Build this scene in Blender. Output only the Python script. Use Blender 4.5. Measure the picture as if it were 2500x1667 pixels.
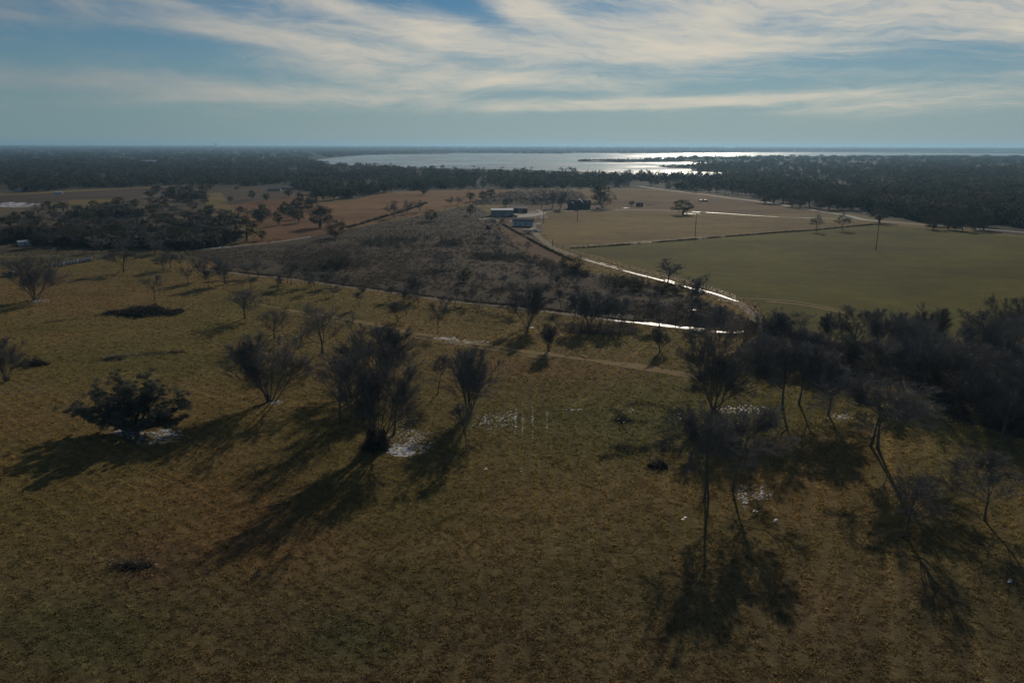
import bpy, math, random
import numpy as np
from mathutils import Vector, Matrix, Euler

for o in list(bpy.data.objects): bpy.data.objects.remove(o)
S = bpy.context.scene
COL = S.collection
R = math.radians
PI = math.pi

# ------------------------------------------------------------------ camera
H = 45.0                       # height of the drone over the pasture
FPX = 1800.0                   # focal length in photo pixels (2500 wide)
cam_d = bpy.data.cameras.new('camera')
cam_d.sensor_width = 36.0
cam_d.lens = FPX / 2500 * 36
cam_d.clip_start = 0.5
cam_d.clip_end = 120000
cam = bpy.data.objects.new('camera', cam_d)
COL.objects.link(cam)
cam.location = (0, 0, H)
PITCH = 14.86
ROLL = 0.14
cam.rotation_euler = (Matrix.Rotation(R(90 - PITCH), 3, 'X') @ Matrix.Rotation(R(ROLL), 3, 'Z')).to_euler()
S.camera = cam
S.render.resolution_x = 1024
S.render.resolution_y = 682

# ------------------------------------------------------------------ sun and sky
SUN_AZ, SUN_EL = 13.8, 22.5
sd = bpy.data.lights.new('sun', 'SUN')
sd.energy = 4.9
sd.angle = R(0.53)
sd.color = (1.0, 0.88, 0.72)
sun = bpy.data.objects.new('sun', sd)
COL.objects.link(sun)
sv = Vector((math.sin(R(SUN_AZ)) * math.cos(R(SUN_EL)), math.cos(R(SUN_AZ)) * math.cos(R(SUN_EL)), math.sin(R(SUN_EL))))
sun.rotation_euler = sv.to_track_quat('Z', 'Y').to_euler()
sun.location = (0, 0, 200)

S.view_settings.view_transform = 'Standard'
S.view_settings.look = 'None'
S.view_settings.gamma = 1
S.view_settings.exposure = -1.0

W = bpy.data.worlds.new("World")
S.world = W
W.use_nodes = True
nt = W.node_tree
for n in list(nt.nodes): nt.nodes.remove(n)

class NB:
    """small helper for building node graphs"""
    def __init__(s, t): s.t = t
    def n(s, typ, **kw):
        x = s.t.nodes.new(typ)
        for k, v in kw.items(): setattr(x, k, v)
        return x
    def set(s, sock, v):
        if isinstance(v, bpy.types.NodeSocket): s.t.links.new(v, sock)
        else: sock.default_value = v
    def m(s, op, a, b=None, c=None, clamp=False):
        x = s.n('ShaderNodeMath', operation=op); x.use_clamp = clamp
        s.set(x.inputs[0], a)
        if b is not None: s.set(x.inputs[1], b)
        if c is not None: s.set(x.inputs[2], c)
        return x.outputs[0]
    def comb(s, a, b, c):
        x = s.n('ShaderNodeCombineXYZ')
        s.set(x.inputs[0], a); s.set(x.inputs[1], b); s.set(x.inputs[2], c)
        return x.outputs[0]
    def noise(s, vec, scale, detail=6, rough=0.55, dist=0.0, lac=2.0):
        x = s.n('ShaderNodeTexNoise')
        s.set(x.inputs['Vector'], vec)
        x.inputs['Scale'].default_value = scale; x.inputs['Detail'].default_value = detail
        x.inputs['Roughness'].default_value = rough; x.inputs['Distortion'].default_value = dist
        x.inputs['Lacunarity'].default_value = lac
        return x.outputs['Fac']
    def mix(s, f, a, b, bt='MIX'):
        x = s.n('ShaderNodeMix', data_type='RGBA', blend_type=bt)
        s.set(x.inputs[0], f); s.set(x.inputs[6], a); s.set(x.inputs[7], b)
        return x.outputs[2]
    def ss(s, v, a, b, c=0.0, d=1.0):
        x = s.n('ShaderNodeMapRange', interpolation_type='SMOOTHSTEP')
        s.set(x.inputs[0], v)
        for i, q in enumerate((a, b, c, d)): x.inputs[i + 1].default_value = q
        return x.outputs[0]

nb = NB(nt)
tc = nb.n('ShaderNodeTexCoord')
sep = nb.n('ShaderNodeSeparateXYZ'); nt.links.new(tc.outputs['Generated'], sep.inputs[0])
dx, dy, dz = sep.outputs
sky = nb.n('ShaderNodeTexSky', sky_type='NISHITA')
sky.sun_disc = False
sky.sun_elevation = R(SUN_EL); sky.sun_rotation = R(SUN_AZ)
sky.altitude = 200; sky.air_density = 1.0; sky.dust_density = 0.1; sky.ozone_density = 3.0
# azimuth (degrees to the right of the view) and elevation of the looking direction
az = nb.m('MULTIPLY', nb.m('ARCTAN2', dx, dy), 180 / PI)
el = nb.m('MULTIPLY', nb.m('ARCSINE', dz), 180 / PI)
# cirrus: long streaks that fan out from the right-hand horizon
FX, FY = 56.0, 3.6
nz1 = nb.noise(nb.comb(nb.m('MULTIPLY', az, 0.05), nb.m('MULTIPLY', el, 0.16), 1.7), 1.0, 4, 0.55)
nz2 = nb.noise(nb.comb(nb.m('MULTIPLY', az, 0.05), nb.m('MULTIPLY', el, 0.16), 8.3), 1.0, 4, 0.55)
nz3 = nb.noise(nb.comb(nb.m('MULTIPLY', az, 0.3), nb.m('MULTIPLY', el, 0.9), 4.4), 1.0, 5, 0.6)
elw = nb.m('ADD', el, nb.m('ADD', nb.m('MULTIPLY', nb.m('SUBTRACT', nz1, 0.5), 3.2), nb.m('MULTIPLY', nb.m('SUBTRACT', nz3, 0.5), 0.9)))
azw = nb.m('ADD', az, nb.m('MULTIPLY', nb.m('SUBTRACT', nz2, 0.5), 9.0))
rx_ = nb.m('SUBTRACT', FX, azw); ry_ = nb.m('SUBTRACT', elw, FY)
phi = nb.m('ARCTAN2', ry_, nb.m('MAXIMUM', rx_, 1.0))
rr2 = nb.m('SQRT', nb.m('ADD', nb.m('MULTIPLY', rx_, rx_), nb.m('MULTIPLY', ry_, ry_)))
fine = nb.noise(nb.comb(nb.m('MULTIPLY', phi, 44.0), nb.m('MULTIPLY', rr2, 0.10), 0.0), 1.0, 9, 0.68, 0.15)
broad = nb.noise(nb.comb(nb.m('MULTIPLY', phi, 15.0), nb.m('MULTIPLY', rr2, 0.05), 5.0), 1.0, 5, 0.6, 0.5)
puff = nb.noise(nb.comb(nb.m('MULTIPLY', azw, 0.10), nb.m('MULTIPLY', elw, 0.45), 2.2), 1.0, 8, 0.62, 0.8)

def blob(ca, ce, ra, re, tilt=0.0):
    c_, s_ = math.cos(R(tilt)), math.sin(R(tilt))
    p = nb.m('SUBTRACT', az, ca); q = nb.m('SUBTRACT', el, ce)
    p1 = nb.m('DIVIDE', nb.m('ADD', nb.m('MULTIPLY', p, c_), nb.m('MULTIPLY', q, s_)), ra)
    q1 = nb.m('DIVIDE', nb.m('ADD', nb.m('MULTIPLY', p, -s_), nb.m('MULTIPLY', q, c_)), re)
    d2 = nb.m('ADD', nb.m('MULTIPLY', p1, p1), nb.m('MULTIPLY', q1, q1))
    return nb.m('POWER', 2.718, nb.m('MULTIPLY', d2, -1.0))
BL = [ # az, el, radius az, radius el, tilt, weight  (where the cirrus lies; last one unseen overhead, added to lift ambient light)
    (21, 8.6, 13, 1.9, -3, 1.15), (33, 7.3, 7, 1.7, -20, 0.85), (4, 7.3, 14, 1.3, -5, 1.1), (-8, 6.2, 10, 1.1, -3, .6), (12, 6.6, 10, .8, 0, .6), (-12, 9.3, 11, .75, -15, 0.85),
    (-1, 10.5, 3.2, .9, -35, 0.8), (3.5, 8.6, 4, .6, -30, 0.5), (15, 10.8, 12, .7, 0, .45),
    (-16, 6.9, 8, .6, -6, 0.85), (-8, 5.1, 14, .8, -2, 0.6), (15, 3.1, 15, 0.42, 1.5, 1.3), (2, 2.7, 8, 0.3, 1, .6), (-4, 3.2, 14, 0.4, 0, 0.5), (-28, 4.0, 14, 0.8, -3, 0.9), (-20, 3.2, 12, .5, 3, .7), (4, 4.4, 16, .7, 1, .5), (28, 2.6, 9, .4, 2, .5), (18, 8.0, 7, 1.4, 0, .35),
    (-30, 9.4, 10, 1.0, -12, 0.75), (-22, 8.6, 8, .6, -14, .4), (-33, 7.6, 3, .3, -2, .5), (0, 18, 60, 5, 0, 0.8), (0, 45, 150, 26, 0, 0.3)]
HO = [(-3.5, 9.5, 5, .7, -20, -.6), (24, 5.2, 14, .9, 2, -.35), (8, 9.7, 4, .55, -10, -.35), (-30, 6.0, 9, 1.1, 0, -.3), (33, 10.0, 3, .6, -10, -.3)]
cov = None
for b in BL + HO:
    t_ = nb.m('MULTIPLY', blob(*b[:5]), b[5])
    cov = t_ if cov is None else nb.m('ADD', cov, t_)
cov = nb.m('MAXIMUM', nb.m('MINIMUM', cov, 1.1), -0.3)
tex = nb.m('ADD', nb.m('ADD', nb.m('MULTIPLY', fine, 0.86), nb.m('MULTIPLY', broad, 0.45)), nb.m('MULTIPLY', puff, 0.50))
cl = nb.ss(nb.m('ADD', tex, nb.m('MULTIPLY', cov, 0.36)), 0.82, 1.54)
cl = nb.m('MULTIPLY', cl, nb.ss(el, 0.8, 3.0))
# thin veil that greys the low sky
veil = nb.m('MULTIPLY', nb.ss(el, 10.5, -0.5), 0.80)
sdn = nb.n('ShaderNodeVectorMath', operation='DOT_PRODUCT')
nt.links.new(tc.outputs['Generated'], sdn.inputs[0]); sdn.inputs[1].default_value = sv
fwd = nb.ss(sdn.outputs['Value'], 0.66, 0.96)   # ice cloud is brighter towards the sun
skt = nb.mix(1.0, sky.outputs[0], (0.54, 0.86, 1.02, 1), 'MULTIPLY')
skt = nb.mix(veil, skt, nb.mix(fwd, (5.0, 7.3, 8.0, 1), (7.6, 9.3, 9.7, 1)))
ccol = nb.mix(fwd, (7.6, 8.1, 8.2, 1), (19.5, 17.2, 13.6, 1))
skyc = nb.mix(nb.m('MULTIPLY', cl, 0.88), skt, ccol)
bg = nb.n('ShaderNodeBackground'); nt.links.new(skyc, bg.inputs[0]); bg.inputs[1].default_value = 0.075
wo = nb.n('ShaderNodeOutputWorld'); nt.links.new(bg.outputs[0], wo.inputs[0])

# ------------------------------------------------------------------ numpy noise, terrain
def hash2(ix, iy, seed):
    h = (ix.astype(np.int64) * 374761393 + iy.astype(np.int64) * 668265263 + seed * 1442695041) & 0xffffffff
    h = ((h ^ (h >> 13)) * 1274126177) & 0xffffffff
    return ((h ^ (h >> 16)) & 0xffffff) / float(0xffffff)
def vnoise(x, y, seed=0):
    ix = np.floor(x); iy = np.floor(y); fx = x - ix; fy = y - iy
    fx = fx * fx * (3 - 2 * fx); fy = fy * fy * (3 - 2 * fy)
    a = hash2(ix, iy, seed); b = hash2(ix + 1, iy, seed); c = hash2(ix, iy + 1, seed); d = hash2(ix + 1, iy + 1, seed)
    return (a * (1 - fx) + b * fx) * (1 - fy) + (c * (1 - fx) + d * fx) * fy
def fbm(x, y, oct=4, seed=0, gain=0.5):
    x = np.asarray(x, float); y = np.asarray(y, float)
    s = 0; a = 1; t = 0
    for i in range(oct):
        s = s + a * vnoise(x * 2 ** i + i * 17.3, y * 2 ** i - i * 9.1, seed + i); t += a; a *= gain
    return s / t
def sstep(a, b, x):
    t = np.clip((x - a) / (b - a), 0, 1); return t * t * (3 - 2 * t)

LAKE_Z = -1.5
def hgt(x, y):
    x = np.asarray(x, float); y = np.asarray(y, float)
    d = np.hypot(x, y)
    near = 1.8 * (fbm(x / 90 + 3, y / 90, 2, 5) - 0.5) + 3.2 * (fbm(x / 260 + 1, y / 260, 2, 8) - 0.5)
    f = 1 - sstep(650, 950, d)
    far = 12 * sstep(5200, 16000, d) * (0.45 + 0.9 * fbm(x / 5000, y / 5000, 3, 11))
    return near * f - 2.0 * (1 - f) + far

CM = np.array(cam.rotation_euler.to_matrix())
def px_ray(px, py):
    px = np.asarray(px, float); py = np.asarray(py, float)
    c = np.stack([(px - 1250) / FPX, -(py - 833.5) / FPX, -np.ones_like(px)], -1)
    return c @ CM.T
def at(px, py, base=None):
    """ground point seen at photo pixel (px, py)"""
    r = px_ray(px, py)
    z = np.zeros(r.shape[:-1])
    for _ in range(12):
        t = (z - H) / np.minimum(r[..., 2], -1e-4)
        x = r[..., 0] * t; y = r[..., 1] * t
        z = 0.5 * z + 0.5 * (hgt(x, y) if base is None else base)
    t = (z - H) / np.minimum(r[..., 2], -1e-4)
    x = r[..., 0] * t; y = r[..., 1] * t
    return x, y, (hgt(x, y) if base is None else np.full_like(x, base))
def to_px(x, y, z):
    p = np.stack([x, y, z - H], -1) @ CM
    w = np.where(p[..., 2] < -0.5, -p[..., 2], np.nan)
    return 1250 + FPX * p[..., 0] / w, 833.5 - FPX * p[..., 1] / w
def at1(px, py):
    x, y, z = at(np.array([px]), np.array([py])); return float(x[0]), float(y[0]), float(z[0])
def height_for(px, py, ytop):
    """real height of a thing standing at (px,py) whose top is seen at row ytop"""
    x, y, z = at1(px, py)
    r = px_ray(np.array([px]), np.array([ytop]))[0]
    d = math.hypot(x, y); k = d / math.hypot(r[0], r[1])
    return max(0.4, H + r[2] * k - z), math.sqrt(d * d + (H - z) ** 2)

# ------------------------------------------------------------------ mesh helpers
def mesh_np(name, V, F, mat, color=None, smooth=False):
    V = np.ascontiguousarray(V, np.float32); F = np.ascontiguousarray(F, np.int32)
    me = bpy.data.meshes.new(name)
    n, k = F.shape
    me.vertices.add(len(V)); me.vertices.foreach_set('co', V.ravel())
    me.loops.add(n * k); me.loops.foreach_set('vertex_index', F.ravel())
    me.polygons.add(n); me.polygons.foreach_set('loop_start', np.arange(n, dtype=np.int32) * k)
    me.polygons.foreach_set('loop_total', np.full(n, k, np.int32))
    me.update(calc_edges=True)
    if smooth: me.polygons.foreach_set('use_smooth', np.ones(n, bool))
    if color is not None:
        at_ = me.color_attributes.new('tint', 'FLOAT_COLOR', 'POINT')
        c = np.ones((len(V), 4), np.float32); c[:, :3] = color
        at_.data.foreach_set('color', c.ravel())
    me.materials.append(mat)
    return me
def link(name, me, parent=None):
    o = bpy.data.objects.new(name, me); COL.objects.link(o)
    if parent: o.parent = parent
    return o
def tag(o, label=None, cat=None, group=None, kind=None):
    if label: o['label'] = label
    if cat: o['category'] = cat
    if group: o['group'] = group
    if kind: o['kind'] = kind
    return o
def empty(name, loc, rz=0.0):
    o = bpy.data.objects.new(name, None); COL.objects.link(o)
    o.location = loc; o.rotation_euler = (0, 0, rz); o.empty_display_size = 0.5
    return o

class MB:
    """collects quads / polygons into one mesh"""
    def __init__(s): s.v = []; s.f = []
    def box(s, c, d, rz=0.0, taper=1.0):
        cx, cy, cz = c; a, b, h = d[0] / 2, d[1] / 2, d[2] / 2
        k = len(s.v); cs, sn = math.cos(rz), math.sin(rz)
        for (x, y, z) in ((-a, -b, -h), (a, -b, -h), (a, b, -h), (-a, b, -h), (-a, -b, h), (a, -b, h), (a, b, h), (-a, b, h)):
            if z > 0: x *= taper; y *= taper
            s.v.append((cx + x * cs - y * sn, cy + x * sn + y * cs, cz + z))
        s.f += [(k, k + 3, k + 2, k + 1), (k + 4, k + 5, k + 6, k + 7), (k, k + 1, k + 5, k + 4), (k + 1, k + 2, k + 6, k + 5), (k + 2, k + 3, k + 7, k + 6), (k + 3, k, k + 4, k + 7)]
        return s
    def poly(s, pts, faces):
        k = len(s.v); s.v += list(pts); s.f += [tuple(i + k for i in f) for f in faces]; return s
    def cyl(s, p0, p1, r0, r1=None, n=8, caps=True):
        r1 = r0 if r1 is None else r1
        p0 = Vector(p0); p1 = Vector(p1); d = (p1 - p0).normalized()
        a = d.orthogonal().normalized(); b = d.cross(a); k = len(s.v)
        for p, r in ((p0, r0), (p1, r1)):
            for i in range(n):
                t = 2 * PI * i / n; q = p + a * math.cos(t) * r + b * math.sin(t) * r
                s.v.append(tuple(q))
        for i in range(n):
            j = (i + 1) % n; s.f.append((k + i, k + j, k + n + j, k + n + i))
        if caps: s.f.append(tuple(k + n - 1 - i for i in range(n))); s.f.append(tuple(k + n + i for i in range(n)))
        return s
    def build(s, name, mat, parent=None):
        me = bpy.data.meshes.new(name); me.from_pydata(s.v, [], s.f); me.materials.append(mat); me.update()
        return link(name, me, parent)

# ------------------------------------------------------------------ materials
def mat_new(name):
    m = bpy.data.materials.new(name); m.use_nodes = True
    t = m.node_tree; b = t.nodes['Principled BSDF']
    return m, NB(t), b
def simple(name, c, rough=0.8, metal=0.0, var=0.25, scale=3.0, spec=0.3, bump=0.0, coord='Object'):
    m, q, b = mat_new(name)
    tcn = q.n('ShaderNodeTexCoord')
    f = q.noise(tcn.outputs[coord], scale, 5, 0.6)
    lo = tuple(x * (1 - var) for x in c) + (1,); hi = tuple(min(1, x * (1 + var)) for x in c) + (1,)
    q.set(b.inputs['Base Color'], q.mix(f, lo, hi))
    b.inputs['Roughness'].default_value = rough; b.inputs['Metallic'].default_value = metal
    b.inputs['Specular IOR Level'].default_value = spec
    if bump:
        bn = q.n('ShaderNodeBump'); bn.inputs['Strength'].default_value = bump; q.set(bn.inputs['Height'], f)
        q.set(b.inputs['Normal'], bn.outputs[0])
    return m

# ground: colour of each patch of land is an attribute, broken up by procedural noise
def ground_material():
    m, q, b = mat_new('ground_soil_and_grass')
    g = q.n('ShaderNodeNewGeometry'); P = g.outputs['Position']
    a = q.n('ShaderNodeAttribute', attribute_name='tint')
    n1 = q.noise(P, 1.6, 8, 0.75); n2 = q.noise(P, 0.09, 7, 0.65); n3 = q.noise(P, 0.35, 4, 0.6)
    # mown swaths: stretched noise
    mp = q.n('ShaderNodeMapping'); q.set(mp.inputs['Vector'], P); mp.inputs['Scale'].default_value = (0.25, 1.0, 1.0)
    n4 = q.noise(mp.outputs[0], 0.12, 5, 0.6)
    k = q.m('ADD', q.m('MULTIPLY', n1, 0.75), q.m('MULTIPLY', n2, 0.65))
    k = q.m('ADD', k, q.m('MULTIPLY', n3, 0.4)); k = q.m('ADD', k, q.m('MULTIPLY', n4, 0.5))
    k = q.ss(k, 0.62, 1.68, 0.62, 1.42)
    c = q.mix(1.0, a.outputs['Color'], q.comb(k, k, k), 'MULTIPLY')
    # drier, redder straw mixed in
    c = q.mix(q.ss(q.noise(P, 0.045, 5, 0.6), 0.5, 0.72, 0, 0.25), c, q.mix(1.0, c, (1.25, 0.95, 0.8, 1), 'MULTIPLY'))
    q.set(b.inputs['Base Color'], c)
    b.inputs['Roughness'].default_value = 0.95; b.inputs['Specular IOR Level'].default_value = 0.05
    bn = q.n('ShaderNodeBump'); bn.inputs['Strength'].default_value = 0.9; bn.inputs['Distance'].default_value = 0.25
    q.set(bn.inputs['Height'], q.m('ADD', n1, n3)); q.set(b.inputs['Normal'], bn.outputs[0])
    return m
M_GROUND = ground_material()
def foliage_mat(name, var=0.4, trans=0.25, tint=True, base=(0.05, 0.05, 0.03)):
    m, q, b = mat_new(name)
    oi = q.n('ShaderNodeObjectInfo'); g = q.n('ShaderNodeNewGeometry')
    n = q.noise(g.outputs['Position'], 0.6, 3, 0.6)
    if tint:
        a = q.n('ShaderNodeAttribute', attribute_name='tint'); c = a.outputs['Color']
    else: c = base + (1,)
    k = q.m('ADD', q.m('MULTIPLY', q.m('SUBTRACT', n, 0.5), 2 * var), q.m('ADD', 0.82, q.m('MULTIPLY', oi.outputs['Random'], 0.36)))
    c = q.mix(1.0, c, q.comb(k, k, k), 'MULTIPLY')
    q.set(b.inputs['Base Color'], c); b.inputs['Roughness'].default_value = 0.9
    b.inputs['Specular IOR Level'].default_value = 0.1
    if trans:
        tr = q.n('ShaderNodeBsdfTranslucent'); q.set(tr.inputs[0], c)
        mx = q.n('ShaderNodeMixShader'); mx.inputs[0].default_value = trans
        q.t.links.new(b.outputs[0], mx.inputs[1]); q.t.links.new(tr.outputs[0], mx.inputs[2])
        q.t.links.new(mx.outputs[0], q.t.nodes['Material Output'].inputs[0])
    return m
M_LEAF = foliage_mat('evergreen_leaves', 0.4, 0.35)
M_GRASS = foliage_mat('dry_grass_blades', 0.15, 0.5)
M_TWIG = foliage_mat('bare_twigs', 0.25, 0.0, False, (0.175, 0.165, 0.150))
M_BARK = simple('tree_bark', (0.13, 0.11, 0.09), 0.95, 0, 0.35, 4.0, 0.1, 0.4)
M_SCRUB = foliage_mat('winter_scrub', 0.3, 0.35)
M_DIRT = simple('bare_track_dirt', (0.19, 0.14, 0.085), 0.9, 0, 0.35, 0.7, 0.15, 0.3)
M_GRAVEL = simple('pale_gravel', (0.21, 0.19, 0.165), 0.85, 0, 0.3, 1.5, 0.3, 0.3)

def snow_mat():
    m, q, b = mat_new('old_snow')
    g = q.n('ShaderNodeNewGeometry')
    n = q.noise(g.outputs['Position'], 2.0, 6, 0.7)
    q.set(b.inputs['Base Color'], q.mix(n, (0.45, 0.43, 0.42, 1), (0.80, 0.80, 0.82, 1)))
    b.inputs['Roughness'].default_value = 0.55; b.inputs['Specular IOR Level'].default_value = 0.4
    return m
M_SNOW = snow_mat()
def wet_mat(name, rough0, rough1, base, sc=0.15):
    m, q, b = mat_new(name)
    g = q.n('ShaderNodeNewGeometry')
    n = q.noise(g.outputs['Position'], sc, 6, 0.65)
    q.set(b.inputs['Base Color'], base + (1,))
    q.set(b.inputs['Roughness'], q.ss(n, 0.35, 0.65, rough0, rough1))
    b.inputs['IOR'].default_value = 1.333; b.inputs['Specular IOR Level'].default_value = 0.5
    return m
M_WET = wet_mat('shallow_puddle_water', 0.30, 0.42, (0.12, 0.10, 0.08), 0.5)
M_LAKE = wet_mat('lake_water', 0.13, 0.30, (0.035, 0.05, 0.055), 0.004)

# ------------------------------------------------------------------ land use, in photo pixels
def inside(px, py, poly):
    poly = np.array(poly, float); n = len(poly)
    res = np.zeros(px.shape, bool); j = n - 1
    for i in range(n):
        xi, yi = poly[i]; xj, yj = poly[j]
        with np.errstate(divide='ignore', invalid='ignore'):
            c = ((yi > py) != (yj > py)) & (px < (xj - xi) * (py - yi) / (yj - yi + 1e-12) + xi)
        res ^= c; j = i
    return res
TAN = (0.190, 0.098, 0.037); OLIVE = (0.085, 0.082, 0.028); SCRUBC = (0.078, 0.058, 0.038); FLOOR = (0.03, 0.03, 0.025)
GREEN = (0.104, 0.092, 0.013)
Z = [ # polygon, colour, strength
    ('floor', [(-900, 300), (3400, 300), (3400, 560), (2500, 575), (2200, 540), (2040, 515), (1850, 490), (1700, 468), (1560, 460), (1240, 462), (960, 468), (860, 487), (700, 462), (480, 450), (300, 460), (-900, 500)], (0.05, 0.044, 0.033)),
    ('leftfar', [(-900, 500), (0, 478), (150, 470), (300, 462), (480, 452), (620, 455), (700, 462), (770, 470), (775, 492), (700, 500), (560, 500), (540, 470), (430, 478), (300, 485), (180, 488), (100, 500), (-900, 520)], (0.088, 0.064, 0.045)),
    ('orange', [(780, 498), (860, 487), (960, 470), (1040, 467), (1240, 463), (1255, 468), (1180, 490), (1100, 508), (1000, 530), (880, 552), (840, 548), (800, 522)], TAN),
    ('orange2', [(560, 500), (700, 480), (770, 475), (780, 500), (845, 550), (870, 560), (700, 585), (640, 597), (590, 592), (650, 565), (600, 540)], (0.17, 0.085, 0.036)),
    ('beyond', [(1385, 466), (1430, 460), (1560, 462), (1700, 470), (1850, 492), (1980, 510), (2060, 522), (1760, 522), (1690, 517), (1560, 514), (1470, 508), (1440, 485)], (0.145, 0.088, 0.038)),
    ('yard', [(1180, 540), (1240, 500), (1330, 500), (1480, 505), (1480, 516), (1330, 520), (1320, 590), (1260, 580)], (0.12, 0.08, 0.05)),
    ('farm', [(1330, 517), (1700, 519), (2048, 537), (2130, 548), (1990, 560), (1800, 575), (1600, 592), (1390, 607), (1340, 590), (1320, 550)], (0.175, 0.118, 0.038)),
    ('green', [(1390, 607), (1600, 592), (1800, 575), (1990, 560), (2130, 548), (2240, 555), (2500, 580), (3400, 660), (3400, 840), (2100, 835), (1880, 800), (1850, 740), (1760, 708), (1600, 662), (1450, 622)], GREEN),
    ('strip', [(1215, 560), (1250, 552), (1290, 575), (1370, 622), (1368, 648), (1310, 635), (1270, 600)], (0.13, 0.075, 0.036)),
    ('scrub', [(860, 558), (1000, 532), (1150, 500), (1195, 520), (1230, 570), (1310, 640), (1370, 650), (1500, 680), (1620, 700), (1760, 750), (1840, 790), (1830, 806), (1500, 782), (1100, 732), (860, 699), (600, 668), (500, 635), (420, 605), (640, 598), (760, 577)], SCRUBC),
    ('scrubback', [(1150, 500), (1200, 478), (1260, 464), (1400, 464), (1440, 485), (1380, 500), (1240, 500)], (0.065, 0.052, 0.040)),
    ('wood', [(-900, 540), (60, 500), (230, 500), (330, 480), (430, 460), (510, 460), (500, 500), (560, 525), (600, 560), (600, 590), (480, 602), (200, 612), (-900, 625)], (0.115, 0.088, 0.056)),
    ('leftgrey', [(-900, 606), (200, 606), (330, 602), (460, 612), (500, 640), (400, 632), (300, 622), (210, 640), (100, 655), (-900, 668)], (0.105, 0.09, 0.046)),
    ('rightbrush', [(1850, 815), (2100, 838), (3400, 850), (3400, 1090), (2500, 1075), (2330, 1020), (2260, 960), (2100, 935), (1900, 895), (1780, 870)], (0.10, 0.085, 0.06)),
    ('shore', [(960, 400), (1180, 411), (1500, 417), (1500, 426), (1180, 419), (960, 411)], (0.13, 0.11, 0.09)),
]
def rowfield(x, y):
    """mown swaths: 0..1 across the rows; the direction swings round over the pasture"""
    a = 0.60 * x + 0.80 * y; b = x - 0.02 * y; c = 0.89 * x - 0.45 * y
    wv = 16 * (fbm(x / 40, y / 40, 2, 301) - .5)
    m1 = sstep(-12, -4, x + wv); m2 = sstep(16, 24, x + wv + (y - 90) * .25)
    wob = 2.2 * fbm(x / 26, y / 26, 3, 300)
    w = lambda q, L, k: 0.5 + 0.5 * np.cos(2 * PI * (q / L + wob * k))
    return (w(a, 1.9, .6) * (1 - m1) + w(b, 2.3, .3) * m1) * (1 - m2) + w(c, 2.7, .35) * m2
def albedo(x, y, z):
    px, py = to_px(x, y, z)
    d = np.hypot(x, y)
    j = (fbm(x / 12, y / 12, 3, 21) - 0.5)
    jp = j * np.clip(900 / np.maximum(d, 30), 0.6, 30)
    px = np.nan_to_num(px, nan=-9999); py = np.nan_to_num(py, nan=9999) + jp
    px = px + jp * 1.5
    f = fbm(x / 38 + 2, y / 26, 4, 33); g = fbm(x / 11, y / 7, 3, 44)
    t = sstep(0.30, 0.70, 0.65 * f + 0.35 * g)[..., None]
    A = np.array((0.225, 0.152, 0.056)); B = np.array((0.165, 0.130, 0.042))
    c = A * t + B * (1 - t)
    # lower foreground is duller, browner stubble
    k = sstep(1150, 1560, py)[..., None]
    c = c * (1 - k) + (np.array((0.182, 0.130, 0.062)) * t + np.array((0.145, 0.116, 0.050)) * (1 - t)) * k
    # greener ground near the middle trees and under trees on the right
    def patch(c, cx, cy, rx, ry, col, s):
        w = np.exp(-((px - cx) / rx) ** 2 - ((py - cy) / ry) ** 2)[..., None] * s
        return c * (1 - w) + np.array(col) * w
    for a in ((1230, 1060, 260, 110, (0.135, 0.122, 0.038), .6), (1560, 1040, 220, 110, (0.115, 0.112, 0.036), .8), (1900, 1000, 200, 60, (0.14, 0.14, 0.04), .6),
              (300, 900, 350, 90, (0.16, 0.14, 0.045), .5), (500, 790, 260, 40, (0.15, 0.135, 0.042), .6), (250, 680, 250, 40, (0.1, 0.085, 0.035), .4), (580, 1240, 260, 130, (0.20, 0.11, 0.045), .5),
              (380, 1390, 120, 60, (0.12, 0.075, 0.045), .6), (650, 1330, 160, 70, (0.19, 0.11, 0.05), .5), (200, 1560, 220, 90, (0.11, 0.115, 0.045), .6), (850, 1560, 120, 60, (0.06, 0.085, 0.035), .5),
              (2350, 1120, 200, 120, (0.17, 0.155, 0.05), .6), (1350, 900, 250, 40, (0.19, 0.11, 0.05), .5), (140, 720, 200, 30, (0.18, 0.11, 0.05), .5)):
        c = patch(c, *a)
    nr_ = (1 - sstep(150, 260, d))[..., None]
    c = c * (1 + nr_ * .42 * (rowfield(x, y) - .5)[..., None])
    ln = np.clip(np.cos(2 * PI * ((.89 * x - .45 * y) / 7.3 + .7 * fbm(x / 30, y / 30, 2, 310))) - .75, 0, 1) * 4 * sstep(14, 26, x + (y - 90) * .25) * (.3 + fbm(x / 14, y / 14, 2, 311))
    c = c * (1 + nr_ * .30 * ln[..., None])
    dk = sstep(.56, .70, fbm(x / 1.1, y / 1.1, 3, 320))[..., None]  # dark flecks: tuft shadows painted into the ground colour
    c = c * (1 - .22 * dk * nr_)
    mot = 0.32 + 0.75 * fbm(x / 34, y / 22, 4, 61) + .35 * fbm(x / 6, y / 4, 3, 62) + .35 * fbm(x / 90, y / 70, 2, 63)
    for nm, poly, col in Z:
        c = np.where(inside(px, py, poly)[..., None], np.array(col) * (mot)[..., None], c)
    return np.clip(c * .96, 0.01, 0.9)

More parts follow.
